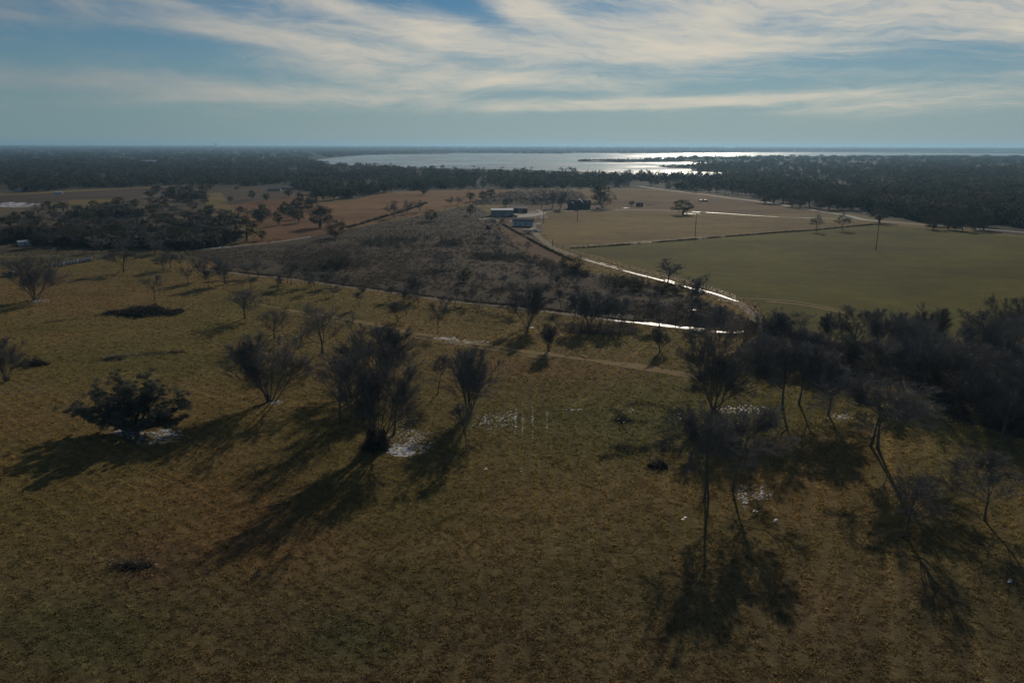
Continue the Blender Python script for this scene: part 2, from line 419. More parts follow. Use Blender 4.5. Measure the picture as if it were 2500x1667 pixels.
# ------------------------------------------------------------------ ground sheet
azs = np.concatenate([np.linspace(-180, -46, 40)[:-1], np.linspace(-46, 46, 900), np.linspace(46, 180, 40)[1:-1]])
rad = np.concatenate([[0.5, 10, 25, 38], 45 * np.exp(np.arange(0, 720) * 0.0075), [14000, 20000, 28000]])
rad = np.unique(rad)
AA, RR = np.meshgrid(np.radians(azs), rad)
GX = RR * np.sin(AA); GY = RR * np.cos(AA)
GZ = hgt(GX, GY)
na, nr = len(azs), len(rad)
ii, jj = np.meshgrid(np.arange(nr - 1), np.arange(na), indexing='ij')
jn = (jj + 1) % na
F = np.stack([ii * na + jj, ii * na + jn, (ii + 1) * na + jn, (ii + 1) * na + jj], -1).reshape(-1, 4)[:, ::-1]
V = np.stack([GX, GY, GZ], -1).reshape(-1, 3)
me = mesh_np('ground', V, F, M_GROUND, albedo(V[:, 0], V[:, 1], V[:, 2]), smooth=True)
tag(link('ground', me), 'rolling winter pasture and fields of dry grass', None, None, 'structure')

# ------------------------------------------------------------------ water
def sheet(name, pts, z, mat, kind='structure', label=None, dens=1):
    P = []
    n = len(pts)
    for i in range(n):
        a = pts[i]; b = pts[(i + 1) % n]
        L = math.hypot(b[0] - a[0], (b[1] - a[1]) * 6); k = max(1, int(L / 14))
        for s in range(k):
            t = s / k; w = 0 if s == 0 else 0.7
            P.append((a[0] + (b[0] - a[0]) * t, a[1] + (b[1] - a[1]) * t + w * (random.random() - .5)))
    random.seed(5)
    P = np.array(P); x, y, zz_ = at(P[:, 0], P[:, 1], z)
    me = bpy.data.meshes.new(name); me.from_pydata([(float(a), float(b), z) for a, b in zip(x, y)], [], [list(range(len(P)))])
    me.materials.append(mat); me.update()
    if me.polygons[0].normal.z < 0: me.flip_normals()
    return tag(link(name, me), label, None, None, kind)
random.seed(5)
LAKE = [(735, 393), (800, 387), (880, 379), (960, 377.5), (1090, 376.5), (1100, 374.5), (1240, 374.5), (1370, 376), (1400, 374), (1560, 375), (1700, 373.5), (1930, 372), (2200, 369.5), (2560, 370), (3000, 370), (3000, 381), (2560, 381), (2300, 380), (2222, 379.5),
        (2060, 380), (1989, 381), (1861, 382), (1721, 383), (1657, 385.5), (1600, 390), (1560, 391.5), (1500, 393), (1411, 393), (1412, 395), (1500, 397), (1600, 396.5), (1690, 396), (1780, 397.5), (1700, 401), (1690, 403), (1602, 406.5), (1640, 411), (1687, 413), (1690, 418), (1740, 421), (1815, 423.5), (1740, 430), (1600, 432), (1500, 427), (1440, 420), (1380, 419), (1280, 416), (1180, 413), (1060, 411), (960, 408), (860, 404), (780, 399)]
sheet('lake', LAKE, LAKE_Z, M_LAKE)

# ------------------------------------------------------------------ tracks, drawn on the land as thin sheets
def px_line(pts, step=2.0):
    x, y, z = at(np.array([p[0] for p in pts], float), np.array([p[1] for p in pts], float))
    P = np.stack([x, y], -1)
    # Catmull-Rom resample
    out = []
    n = len(P)
    for i in range(n - 1):
        p0 = P[max(i - 1, 0)]; p1 = P[i]; p2 = P[i + 1]; p3 = P[min(i + 2, n - 1)]
        L = np.linalg.norm(p2 - p1); k = max(2, int(L / step))
        for s in range(k):
            t = s / k
            out.append(0.5 * ((2 * p1) + (-p0 + p2) * t + (2 * p0 - 5 * p1 + 4 * p2 - p3) * t * t + (-p0 + 3 * p1 - 3 * p2 + p3) * t ** 3))
    out.append(P[-1])
    return np.array(out)
def ribbon(name, pts, width, mat, lift=0.05, offs=0.0, rag=0.25, seed=0, label=None, kind='structure', breaks=None, step=2.0):
    L = px_line(pts, step); n = len(L)
    T = np.gradient(L, axis=0); T /= np.linalg.norm(T, axis=1)[:, None] + 1e-9
    N = np.stack([T[:, 1], -T[:, 0]], -1)
    s = np.arange(n) * step
    wl = width / 2 * (1 + rag * (fbm(s / 5, s * 0 + seed, 3, seed) - .5) * 2); wr = width / 2 * (1 + rag * (fbm(s / 5, s * 0 + seed + 9, 3, seed + 3) - .5) * 2)
    ctr = L + N * offs
    k = 5
    V = []
    for q in np.linspace(-1, 1, k):
        w = np.where(q < 0, wl, wr) * q
        P = ctr + N * w[:, None]
        V.append(np.stack([P[:, 0], P[:, 1], hgt(P[:, 0], P[:, 1]) + lift], -1))
    V = np.stack(V, 1).reshape(-1, 3)
    i, j = np.meshgrid(np.arange(n - 1), np.arange(k - 1), indexing='ij')
    F = np.stack([i * k + j, i * k + j + 1, (i + 1) * k + j + 1, (i + 1) * k + j], -1)
    if breaks is not None:
        keep = fbm(s[:-1] / breaks[0], s[:-1] * 0 + seed, 3, seed + 40) > breaks[1]
        F = F[keep]
    F = F.reshape(-1, 4)
    if len(F) == 0: return None
    o = link(name, mesh_np(name, V, F, mat))
    if o.data.polygons[0].normal.z < 0: o.data.flip_normals()
    return tag(o, label, None, None, kind)

T1 = [(1299, 545), (1303, 560), (1318, 580), (1350, 604), (1400, 623), (1460, 642), (1540, 664), (1620, 684), (1690, 703), (1745, 720), (1795, 737), (1830, 757), (1848, 778), (1858, 796), (1840, 806)]
ribbon('farm_track', T1, 3.6, M_DIRT, 0.05, 0, 0.3, 1, 'curving dirt farm track')
ribbon('track_puddle', T1[4:10], 0.75, M_WET, 0.09, 0.9, 0.8, 2, 'wet rut in the farm track', 'structure', (9, 0.40))
ribbon('track_puddle', T1[5:11], 0.7, M_WET, 0.09, -0.9, 0.6, 7, 'wet rut in the farm track', 'structure', (9, 0.46))
T2 = [(1850, 805), (1815, 811), (1760, 811), (1700, 806), (1640, 798), (1580, 790), (1500, 783), (1380, 766), (1250, 750), (1100, 735), (1000, 720), (860, 702), (760, 688), (680, 679), (600, 671), (520, 660)]
ribbon('lane', T2, 3.2, M_DIRT, 0.05, 0, 0.3, 5, 'muddy lane along the scrub edge')
ribbon('lane_puddle', [(1570, 788.5), (1600, 793), (1640, 797.5), (1690, 803), (1718, 807)], 2.6, M_WET, 0.10, 0, 0.8, 11, 'long bright puddle in the lane')
ribbon('lane_puddle', [(1750, 811), (1785, 812.5), (1812, 811), (1832, 806)], 1.4, M_WET, 0.10, 0, 0.7, 12, 'puddle at the bend of the lane')
ribbon('lane_puddle', [(1480, 779.5), (1520, 784.5), (1570, 789)], 1.0, M_WET, 0.10, 0.4, 0.8, 17, 'narrow puddle in the lane', 'structure', (6, .4))
ribbon('lane_puddle', [(1240, 748), (1290, 755), (1350, 762)], 0.8, M_WET, 0.10, 0, 0.8, 19, 'narrow puddle in the lane', 'structure', (6, .35))
T3 = [(700, 757), (800, 773), (900, 791), (1000, 811), (1060, 823), (1200, 845), (1300, 861), (1400, 873), (1500, 886), (1600, 903), (1700, 918)]
M_TRAIL = simple('worn_pasture_trail', (0.26, 0.185, 0.085), 0.95, 0, 0.3, 0.9, 0.05, 0.3)
ribbon('pasture_trail', T3, 2.6, M_TRAIL, 0.04, 0, 1.1, 3, 'worn grass trail across the pasture', step=1.0)
ribbon('pasture_trail', T3[:8] + [(1400, 871)], 1.3, M_TRAIL, 0.04, 2.6, 1.1, 53, 'second wheel line beside the worn trail', 'structure', (7, .42), 1.0)
ribbon('pasture_trail', [(560, 728), (640, 744), (700, 757)], 1.6, M_TRAIL, 0.04, 0, 1.1, 54, 'faint far end of the worn trail', 'structure', (9, .4), 1.0)
T4 = [(1170, 536), (1230, 528), (1280, 520), (1330, 516), (1450, 514), (1600, 513), (1690, 517), (1760, 521), (1900, 530), (2040, 534), (2060, 530)]
ribbon('farm_drive', T4, 3.2, M_GRAVEL, 0.05, 0, 0.4, 13, 'pale gravel farm drive')
ribbon('drive_puddle', T4[6:10], 1.3, M_WET, 0.10, 0, 0.7, 14, 'wet strip in the gravel drive', 'structure', (30, .35), 4)
T5 = [(1560, 455), (1640, 466), (1740, 478), (1850, 492), (1960, 509), (2060, 525), (2110, 536), (2200, 545), (2300, 552), (2420, 561), (2560, 574)]
ribbon('county_road', T5, 5.0, M_GRAVEL, 0.06, 0, 0.15, 23, 'pale road along the wood edge', step=5)
ribbon('road_puddle', [(2085, 533), (2120, 539), (2190, 545)], 2.0, M_WET, 0.11, 0, 0.6, 24, 'wet stretch of the road')
ribbon('pasture_trail', [(0, 627), (90, 626), (160, 624), (250, 613), (330, 607)], 2.0, M_DIRT, 0.05, 0, .5, 31, 'pale trail at left edge of pasture')
ribbon('pasture_trail', [(455, 611), (520, 607), (600, 599), (680, 590), (760, 578)], 2.6, M_GRAVEL, 0.05, 0, .5, 33, 'pale trail below the wood')
ribbon('pasture_trail', [(0, 581), (40, 577), (90, 572)], 3.0, M_GRAVEL, 0.05, 0, .5, 35, 'pale bare strip beside the wood')
ribbon('pasture_trail', [(1870, 735), (1960, 745), (2060, 764)], 1.6, M_TRAIL, 0.05, 0, .5, 36, 'faint tractor line at the green field edge')
ribbon('pasture_trail', [(1800, 728), (1880, 731), (1960, 739), (2050, 757)], 1.2, M_TRAIL, 0.05, 0, .5, 37, 'faint tractor line at the green field edge')
# yard gravel by the barn
def patch_sheet(name, pts, mat, lift, label, kind='structure'):
    x, y, z = at(np.array([p[0] for p in pts], float), np.array([p[1] for p in pts], float))
    me = bpy.data.meshes.new(name); me.from_pydata([(float(a), float(b), float(c) + lift) for a, b, c in zip(x, y, z)], [], [list(range(len(pts)))])
    me.materials.append(mat); me.update()
    if me.polygons[0].normal.z < 0: me.flip_normals()
    return tag(link(name, me), label, None, None, kind)
patch_sheet('farm_yard', [(1255, 526), (1290, 522), (1335, 518), (1330, 524), (1300, 530), (1262, 532)], M_GRAVEL, 0.12, 'gravel yard beside the barn')
patch_sheet('farm_yard', [(1308, 512), (1318, 513), (1332, 521), (1322, 522)], M_GRAVEL, 0.14, 'gravel path to the farmhouse')

# ------------------------------------------------------------------ tree prototypes
rg = np.random.default_rng(7)
def nrm(v): return v / (np.linalg.norm(v, axis=-1, keepdims=True) + 1e-9)
def polylines(P0, D, L, K, wig, up, rng, droop=0.0):
    n = len(P0); pts = [P0]; d = nrm(D); dirs = [d]
    for k in range(1, K):
        d = nrm(d + rng.normal(0, wig, (n, 3)) + np.array([0, 0, up - droop * k]))
        pts.append(pts[-1] + d * (L / (K - 1))[:, None]); dirs.append(d)
    return np.stack(pts, 1), np.stack(dirs, 1)
def tubes(pts, rad, s):
    n, K, _ = pts.shape
    d = nrm(pts[:, -1] - pts[:, 0]); ref = np.where(np.abs(d[:, 2:3]) > 0.9, np.array([[1., 0, 0]]), np.array([[0, 0, 1.]]))
    a = nrm(np.cross(d, ref)); b = np.cross(d, a)
    th = np.arange(s) * 2 * PI / s
    ring = np.cos(th)[None, :, None] * a[:, None] + np.sin(th)[None, :, None] * b[:, None]
    V = pts[:, :, None] + rad[:, :, None, None] * ring[:, None]
    idx = np.arange(n * K * s).reshape(n, K, s)
    A = idx[:, :-1]; B = idx[:, 1:]
    F = np.stack([A, np.roll(A, -1, 2), np.roll(B, -1, 2), B], -1).reshape(-1, 4)
    return V.reshape(-1, 3), F
def spawn(pts, dirs, L, Rr, m, tmin, ang, ratio, rng, jit=0.35, tmax=1.0):
    n, K, _ = pts.shape
    t = rng.uniform(tmin, tmax, (n, m)) ** 0.9 * (K - 1)
    t = np.clip(t, 0, K - 1.001); i = t.astype(int); f = (t - i)[..., None]
    r = np.arange(n)[:, None]
    P = pts[r, i] * (1 - f) + pts[r, i + 1] * f
    d = dirs[r, i + 1]
    q = nrm(np.cross(d, rng.normal(0, 1, d.shape)))
    a = R(ang) * (1 + rng.normal(0, jit, (n, m, 1)))
    D = nrm(d * np.cos(a) + q * np.sin(a))
    LL = L[:, None] * ratio * rng.uniform(0.65, 1.25, (n, m)) * (1.15 - 0.5 * (t / (K - 1)))
    R2 = Rr[:, None] * (1 - 0.75 * t / (K - 1)) * 0.6
    return P.reshape(-1, 3), D.reshape(-1, 3), LL.reshape(-1), R2.reshape(-1)
def merge(parts):
    Vs, Fs, k = [], [], 0
    for V, F in parts: Vs.append(V); Fs.append(F + k); k += len(V)
    return np.concatenate(Vs), np.concatenate(Fs)
def bare_proto(seed, stems=1, clear=0.28, spread=38, counts=(7, 8, 7, 8), upb=0.10, twig=0.017, lean=0.05, first=0.62, r0=0.20, stemspread=14, wig=0.12, ta=40):
    rng = np.random.default_rng(seed)
    P = np.zeros((stems, 3)); P[:, :2] = rng.normal(0, 0.25 if stems > 1 else 0, (stems, 2))
    an = rng.uniform(0, 2 * PI, stems) if stems > 1 else np.array([0.])
    sp = np.radians(stemspread) * rng.uniform(0.3, 1.3, stems) if stems > 1 else np.array([lean])
    D = np.stack([np.cos(an) * np.sin(sp), np.sin(an) * np.sin(sp), np.cos(sp)], -1)
    L = np.full(stems, 8.0) * rng.uniform(.85, 1.1, stems); Rr = np.full(stems, r0 / (stems ** .4))
    trunk, crown = [], []
    pts, dirs = polylines(P, D, L, 8, wig * 0.7, 0.06, rng)
    rad = Rr[:, None] * np.linspace(1, 0.25, 8)[None]; rad[:, 0] *= 1.35
    trunk.append(tubes(pts, rad, 7))
    a, b, c, r = spawn(pts, dirs, L, Rr, counts[0] if stems == 1 else max(3, counts[0] // 2 + 1), clear, spread, first, rng)
    pts, dirs = polylines(a, b, c, 6, wig, upb, rng); trunk.append(tubes(pts, np.maximum(r, .03)[:, None] * np.linspace(1, .3, 6)[None], 5))
    L, Rr = c, np.maximum(r, .03)
    a, b, c, r = spawn(pts, dirs, L, Rr, counts[1], 0.25, ta, 0.55, rng)
    pts, dirs = polylines(a, b, c, 5, wig * 1.1, upb * 0.9, rng); crown.append(tubes(pts, np.maximum(r, .02)[:, None] * np.linspace(1, .4, 5)[None], 4))
    L, Rr = c, np.maximum(r, .02)
    a, b, c, r = spawn(pts, dirs, L, Rr, counts[2], 0.15, ta, 0.62, rng)
    pts, dirs = polylines(a, b, np.maximum(c, .3), 4, wig * 1.2, upb * 0.7, rng); crown.append(tubes(pts, np.full(len(a), twig * 1.25)[:, None] * np.linspace(1, .6, 4)[None], 3))
    a, b, c, r = spawn(pts, dirs, np.maximum(c, .3), r, counts[3], 0.1, ta, 0.7, rng)
    pts, dirs = polylines(a, b, np.maximum(c, .25), 3, wig * 1.3, 0.03, rng); crown.append(tubes(pts, np.full(len(a), twig)[:, None] * np.linspace(1, .5, 3)[None], 3))
    tv, tf = merge(trunk); cv, cf = merge(crown)
    h0 = np.percentile(cv[:, 2], 98.5); w0 = np.percentile(np.hypot(cv[:, 0] - cv[:, 0].mean(), cv[:, 1] - cv[:, 1].mean()), 86) * 2
    return dict(trunk=mesh_np('trunk', tv, tf, M_BARK, smooth=True), crown=mesh_np('crown', cv, cf, M_TWIG), h=h0, w=w0)
def cards(C, size, rng, flat=0.0, aspect=0.8):
    n = len(C); size = np.broadcast_to(size, (n,))[:, None]
    a = nrm(rng.normal(0, 1, (n, 3))); b = nrm(np.cross(a, rng.normal(0, 1, (n, 3))))
    a = a * size; b = b * size * aspect
    V = np.stack([C - a * .5 - b * .5, C + a * .5 - b * .4, C + a * .1 + b * .6], 1).reshape(-1, 3)
    return V, np.arange(n * 3).reshape(n, 3)
def leafy_proto(seed, nl=46, per=70, size=0.34, shape=(0.5, 0.42), clear=0.18, col=(0.05, 0.055, 0.03), r0=.28, lob=0.13, stems=3):
    """crown of leaf clumps on limbs; unit: 10 high"""
    rng = np.random.default_rng(seed); Hh = 10.0
    zc = Hh * (clear + (1 - clear) * .5); rz = Hh * (1 - clear) * .5; rx = Hh * shape[0]
    ph = nrm(rng.normal(0, 1, (nl, 3))); rr = rng.uniform(.35, .92, (nl, 1)) ** .7
    C = ph * rr * np.array([rx, rx, rz]); C[:, 2] = np.where(C[:, 2] < -rz * .6, C[:, 2] * .8, C[:, 2]); C[:, 2] += zc
    sz = Hh * lob * rng.uniform(.6, 1.5, nl)
    i = np.repeat(np.arange(nl), per); p = nrm(rng.normal(0, 1, (nl * per, 3))) * rng.uniform(0.2, 1, (nl * per, 1)) ** .5
    p[:, 2] *= .75
    L = C[i] + p * sz[i][:, None]
    V, F = cards(L, size * rng.uniform(.6, 1.4, len(L)), rng)
    tone = rng.uniform(.7, 1.35, nl)[i]
    cc = np.array(col)[None] * tone[:, None] * rng.uniform(.8, 1.25, (len(L), 1))
    cc = np.repeat(cc, 3, 0)
    P = np.zeros((stems, 3)); P[:, :2] = rng.normal(0, .15, (stems, 2))
    D = nrm(np.concatenate([rng.normal(0, .22, (stems, 2)), np.ones((stems, 1))], 1)); D[0, :2] *= .3
    Ls = np.full(stems, Hh * .6)
    pts, dirs = polylines(P, D, Ls, 6, .1, .03, rng)
    tr = [tubes(pts, np.full(stems, r0)[:, None] * np.linspace(1, .3, 6)[None], 7)]
    a, b, c, r = spawn(pts, dirs, Ls, np.full(stems, r0), 6, clear + .1, 50, .5, rng)
    pts, dirs = polylines(a, b, c, 5, .14, .05, rng); tr.append(tubes(pts, r[:, None] * np.linspace(1, .3, 5)[None], 5))
    tv, tf = merge(tr)
    return dict(trunk=mesh_np('trunk', tv, tf, M_BARK, smooth=True), crown=mesh_np('crown', V, F, M_LEAF, cc), h=Hh, w=Hh * shape[0] * 2.05)

PROTO = {
 'open':  [bare_proto(11, 1, .16, 36, (12, 9, 8, 6), .05, .0095, .02, .70, .17, wig=.07, ta=30), bare_proto(12, 1, .20, 40, (11, 9, 8, 6), .04, .0095, .05, .70, .17, wig=.07, ta=30)],
 'slim':  [bare_proto(21, 1, .14, 24, (10, 7, 7, 6), .06, .009, .02, .52, .10, wig=.06, ta=28), bare_proto(22, 1, .18, 22, (10, 7, 7, 6), .07, .009, .05, .52, .09, wig=.06, ta=28)],
 'multi': [bare_proto(31, 11, .12, 17, (9, 7, 7, 6), .03, .0098, 0, .55, .19, 27, wig=.05, ta=26), bare_proto(32, 9, .14, 20, (10, 7, 7, 6), .03, .0098, 0, .55, .19, 32, wig=.05, ta=26)],
 'round': [bare_proto(41, 1, .29, 48, (15, 10, 8, 7), .03, .0105, .02, .62, .12, wig=.08, ta=34), bare_proto(42, 2, .31, 46, (15, 10, 8, 7), .03, .0105, .06, .60, .14, 10, wig=.08, ta=34), bare_proto(43, 1, .27, 44, (14, 10, 8, 7), .04, .0105, .06, .60, .12, wig=.08, ta=34)],
 'far':   [bare_proto(51, 1, .16, 36, (10, 7, 7, 5), .05, .018, .03, .6, .15, wig=.08, ta=32), bare_proto(52, 2, .2, 36, (10, 7, 7, 5), .05, .018, .05, .55, .16, 14, wig=.08, ta=32), bare_proto(53, 5, .14, 26, (9, 7, 6, 5), .05, .018, .05, .55, .16, 24, wig=.07, ta=30)],
 'ever':  [leafy_proto(61, clear=.05), leafy_proto(62, 40, 80, .36, (.55, .4), .08), leafy_proto(63, 50, 64, .34, (.46, .4), .02, (.042, .05, .03))],
 'bush':  [leafy_proto(71, 36, 70, .42, (.62, .5), .0, (.06, .055, .04), .12, .17, 5), leafy_proto(72, 40, 64, .42, (.7, .5), .0, (.05, .052, .035), .12, .17, 5)],
}
KINDNAME = {'open': 'bare_tree', 'slim': 'bare_tree', 'multi': 'bare_tree', 'round': 'bare_tree', 'far': 'bare_tree', 'ever': 'evergreen_tree', 'bush': 'bush'}
CAT = {'bare_tree': 'tree', 'evergreen_tree': 'tree', 'bush': 'bush'}
rt = random.Random(99)
def tree(kind, bx, by, top, wpx, label, group=None, tilt=(0, 0), variant=None, hmax=None, loc=None, hw=None):
    pr = PROTO[kind]; p = pr[rt.randrange(len(pr)) if variant is None else variant % len(pr)]
    if loc is None:
        loc = at1(bx, by); h, dist = height_for(bx, by, top); w = wpx / FPX * dist
    else: h, w = hw
    root = empty(KINDNAME[kind], (loc[0], loc[1], loc[2] - 0.08), rt.uniform(0, 2 * PI))
    sx = w / p['w']; sz = h / p['h']
    root.scale = (sx * rt.uniform(.95, 1.05), sx * rt.uniform(.95, 1.05), sz)
    if tilt != (0, 0):
        root.rotation_euler = (Matrix.Rotation(R(tilt[0]), 3, 'Y') @ Matrix.Rotation(R(tilt[1]), 3, 'X') @ Matrix.Rotation(root.rotation_euler.z, 3, 'Z')).to_euler()
    link('trunk', p['trunk'], root); link('crown', p['crown'], root)
    tag(root, label, CAT[KINDNAME[kind]], group)
    return root
GB = 'bare winter trees in the pasture'
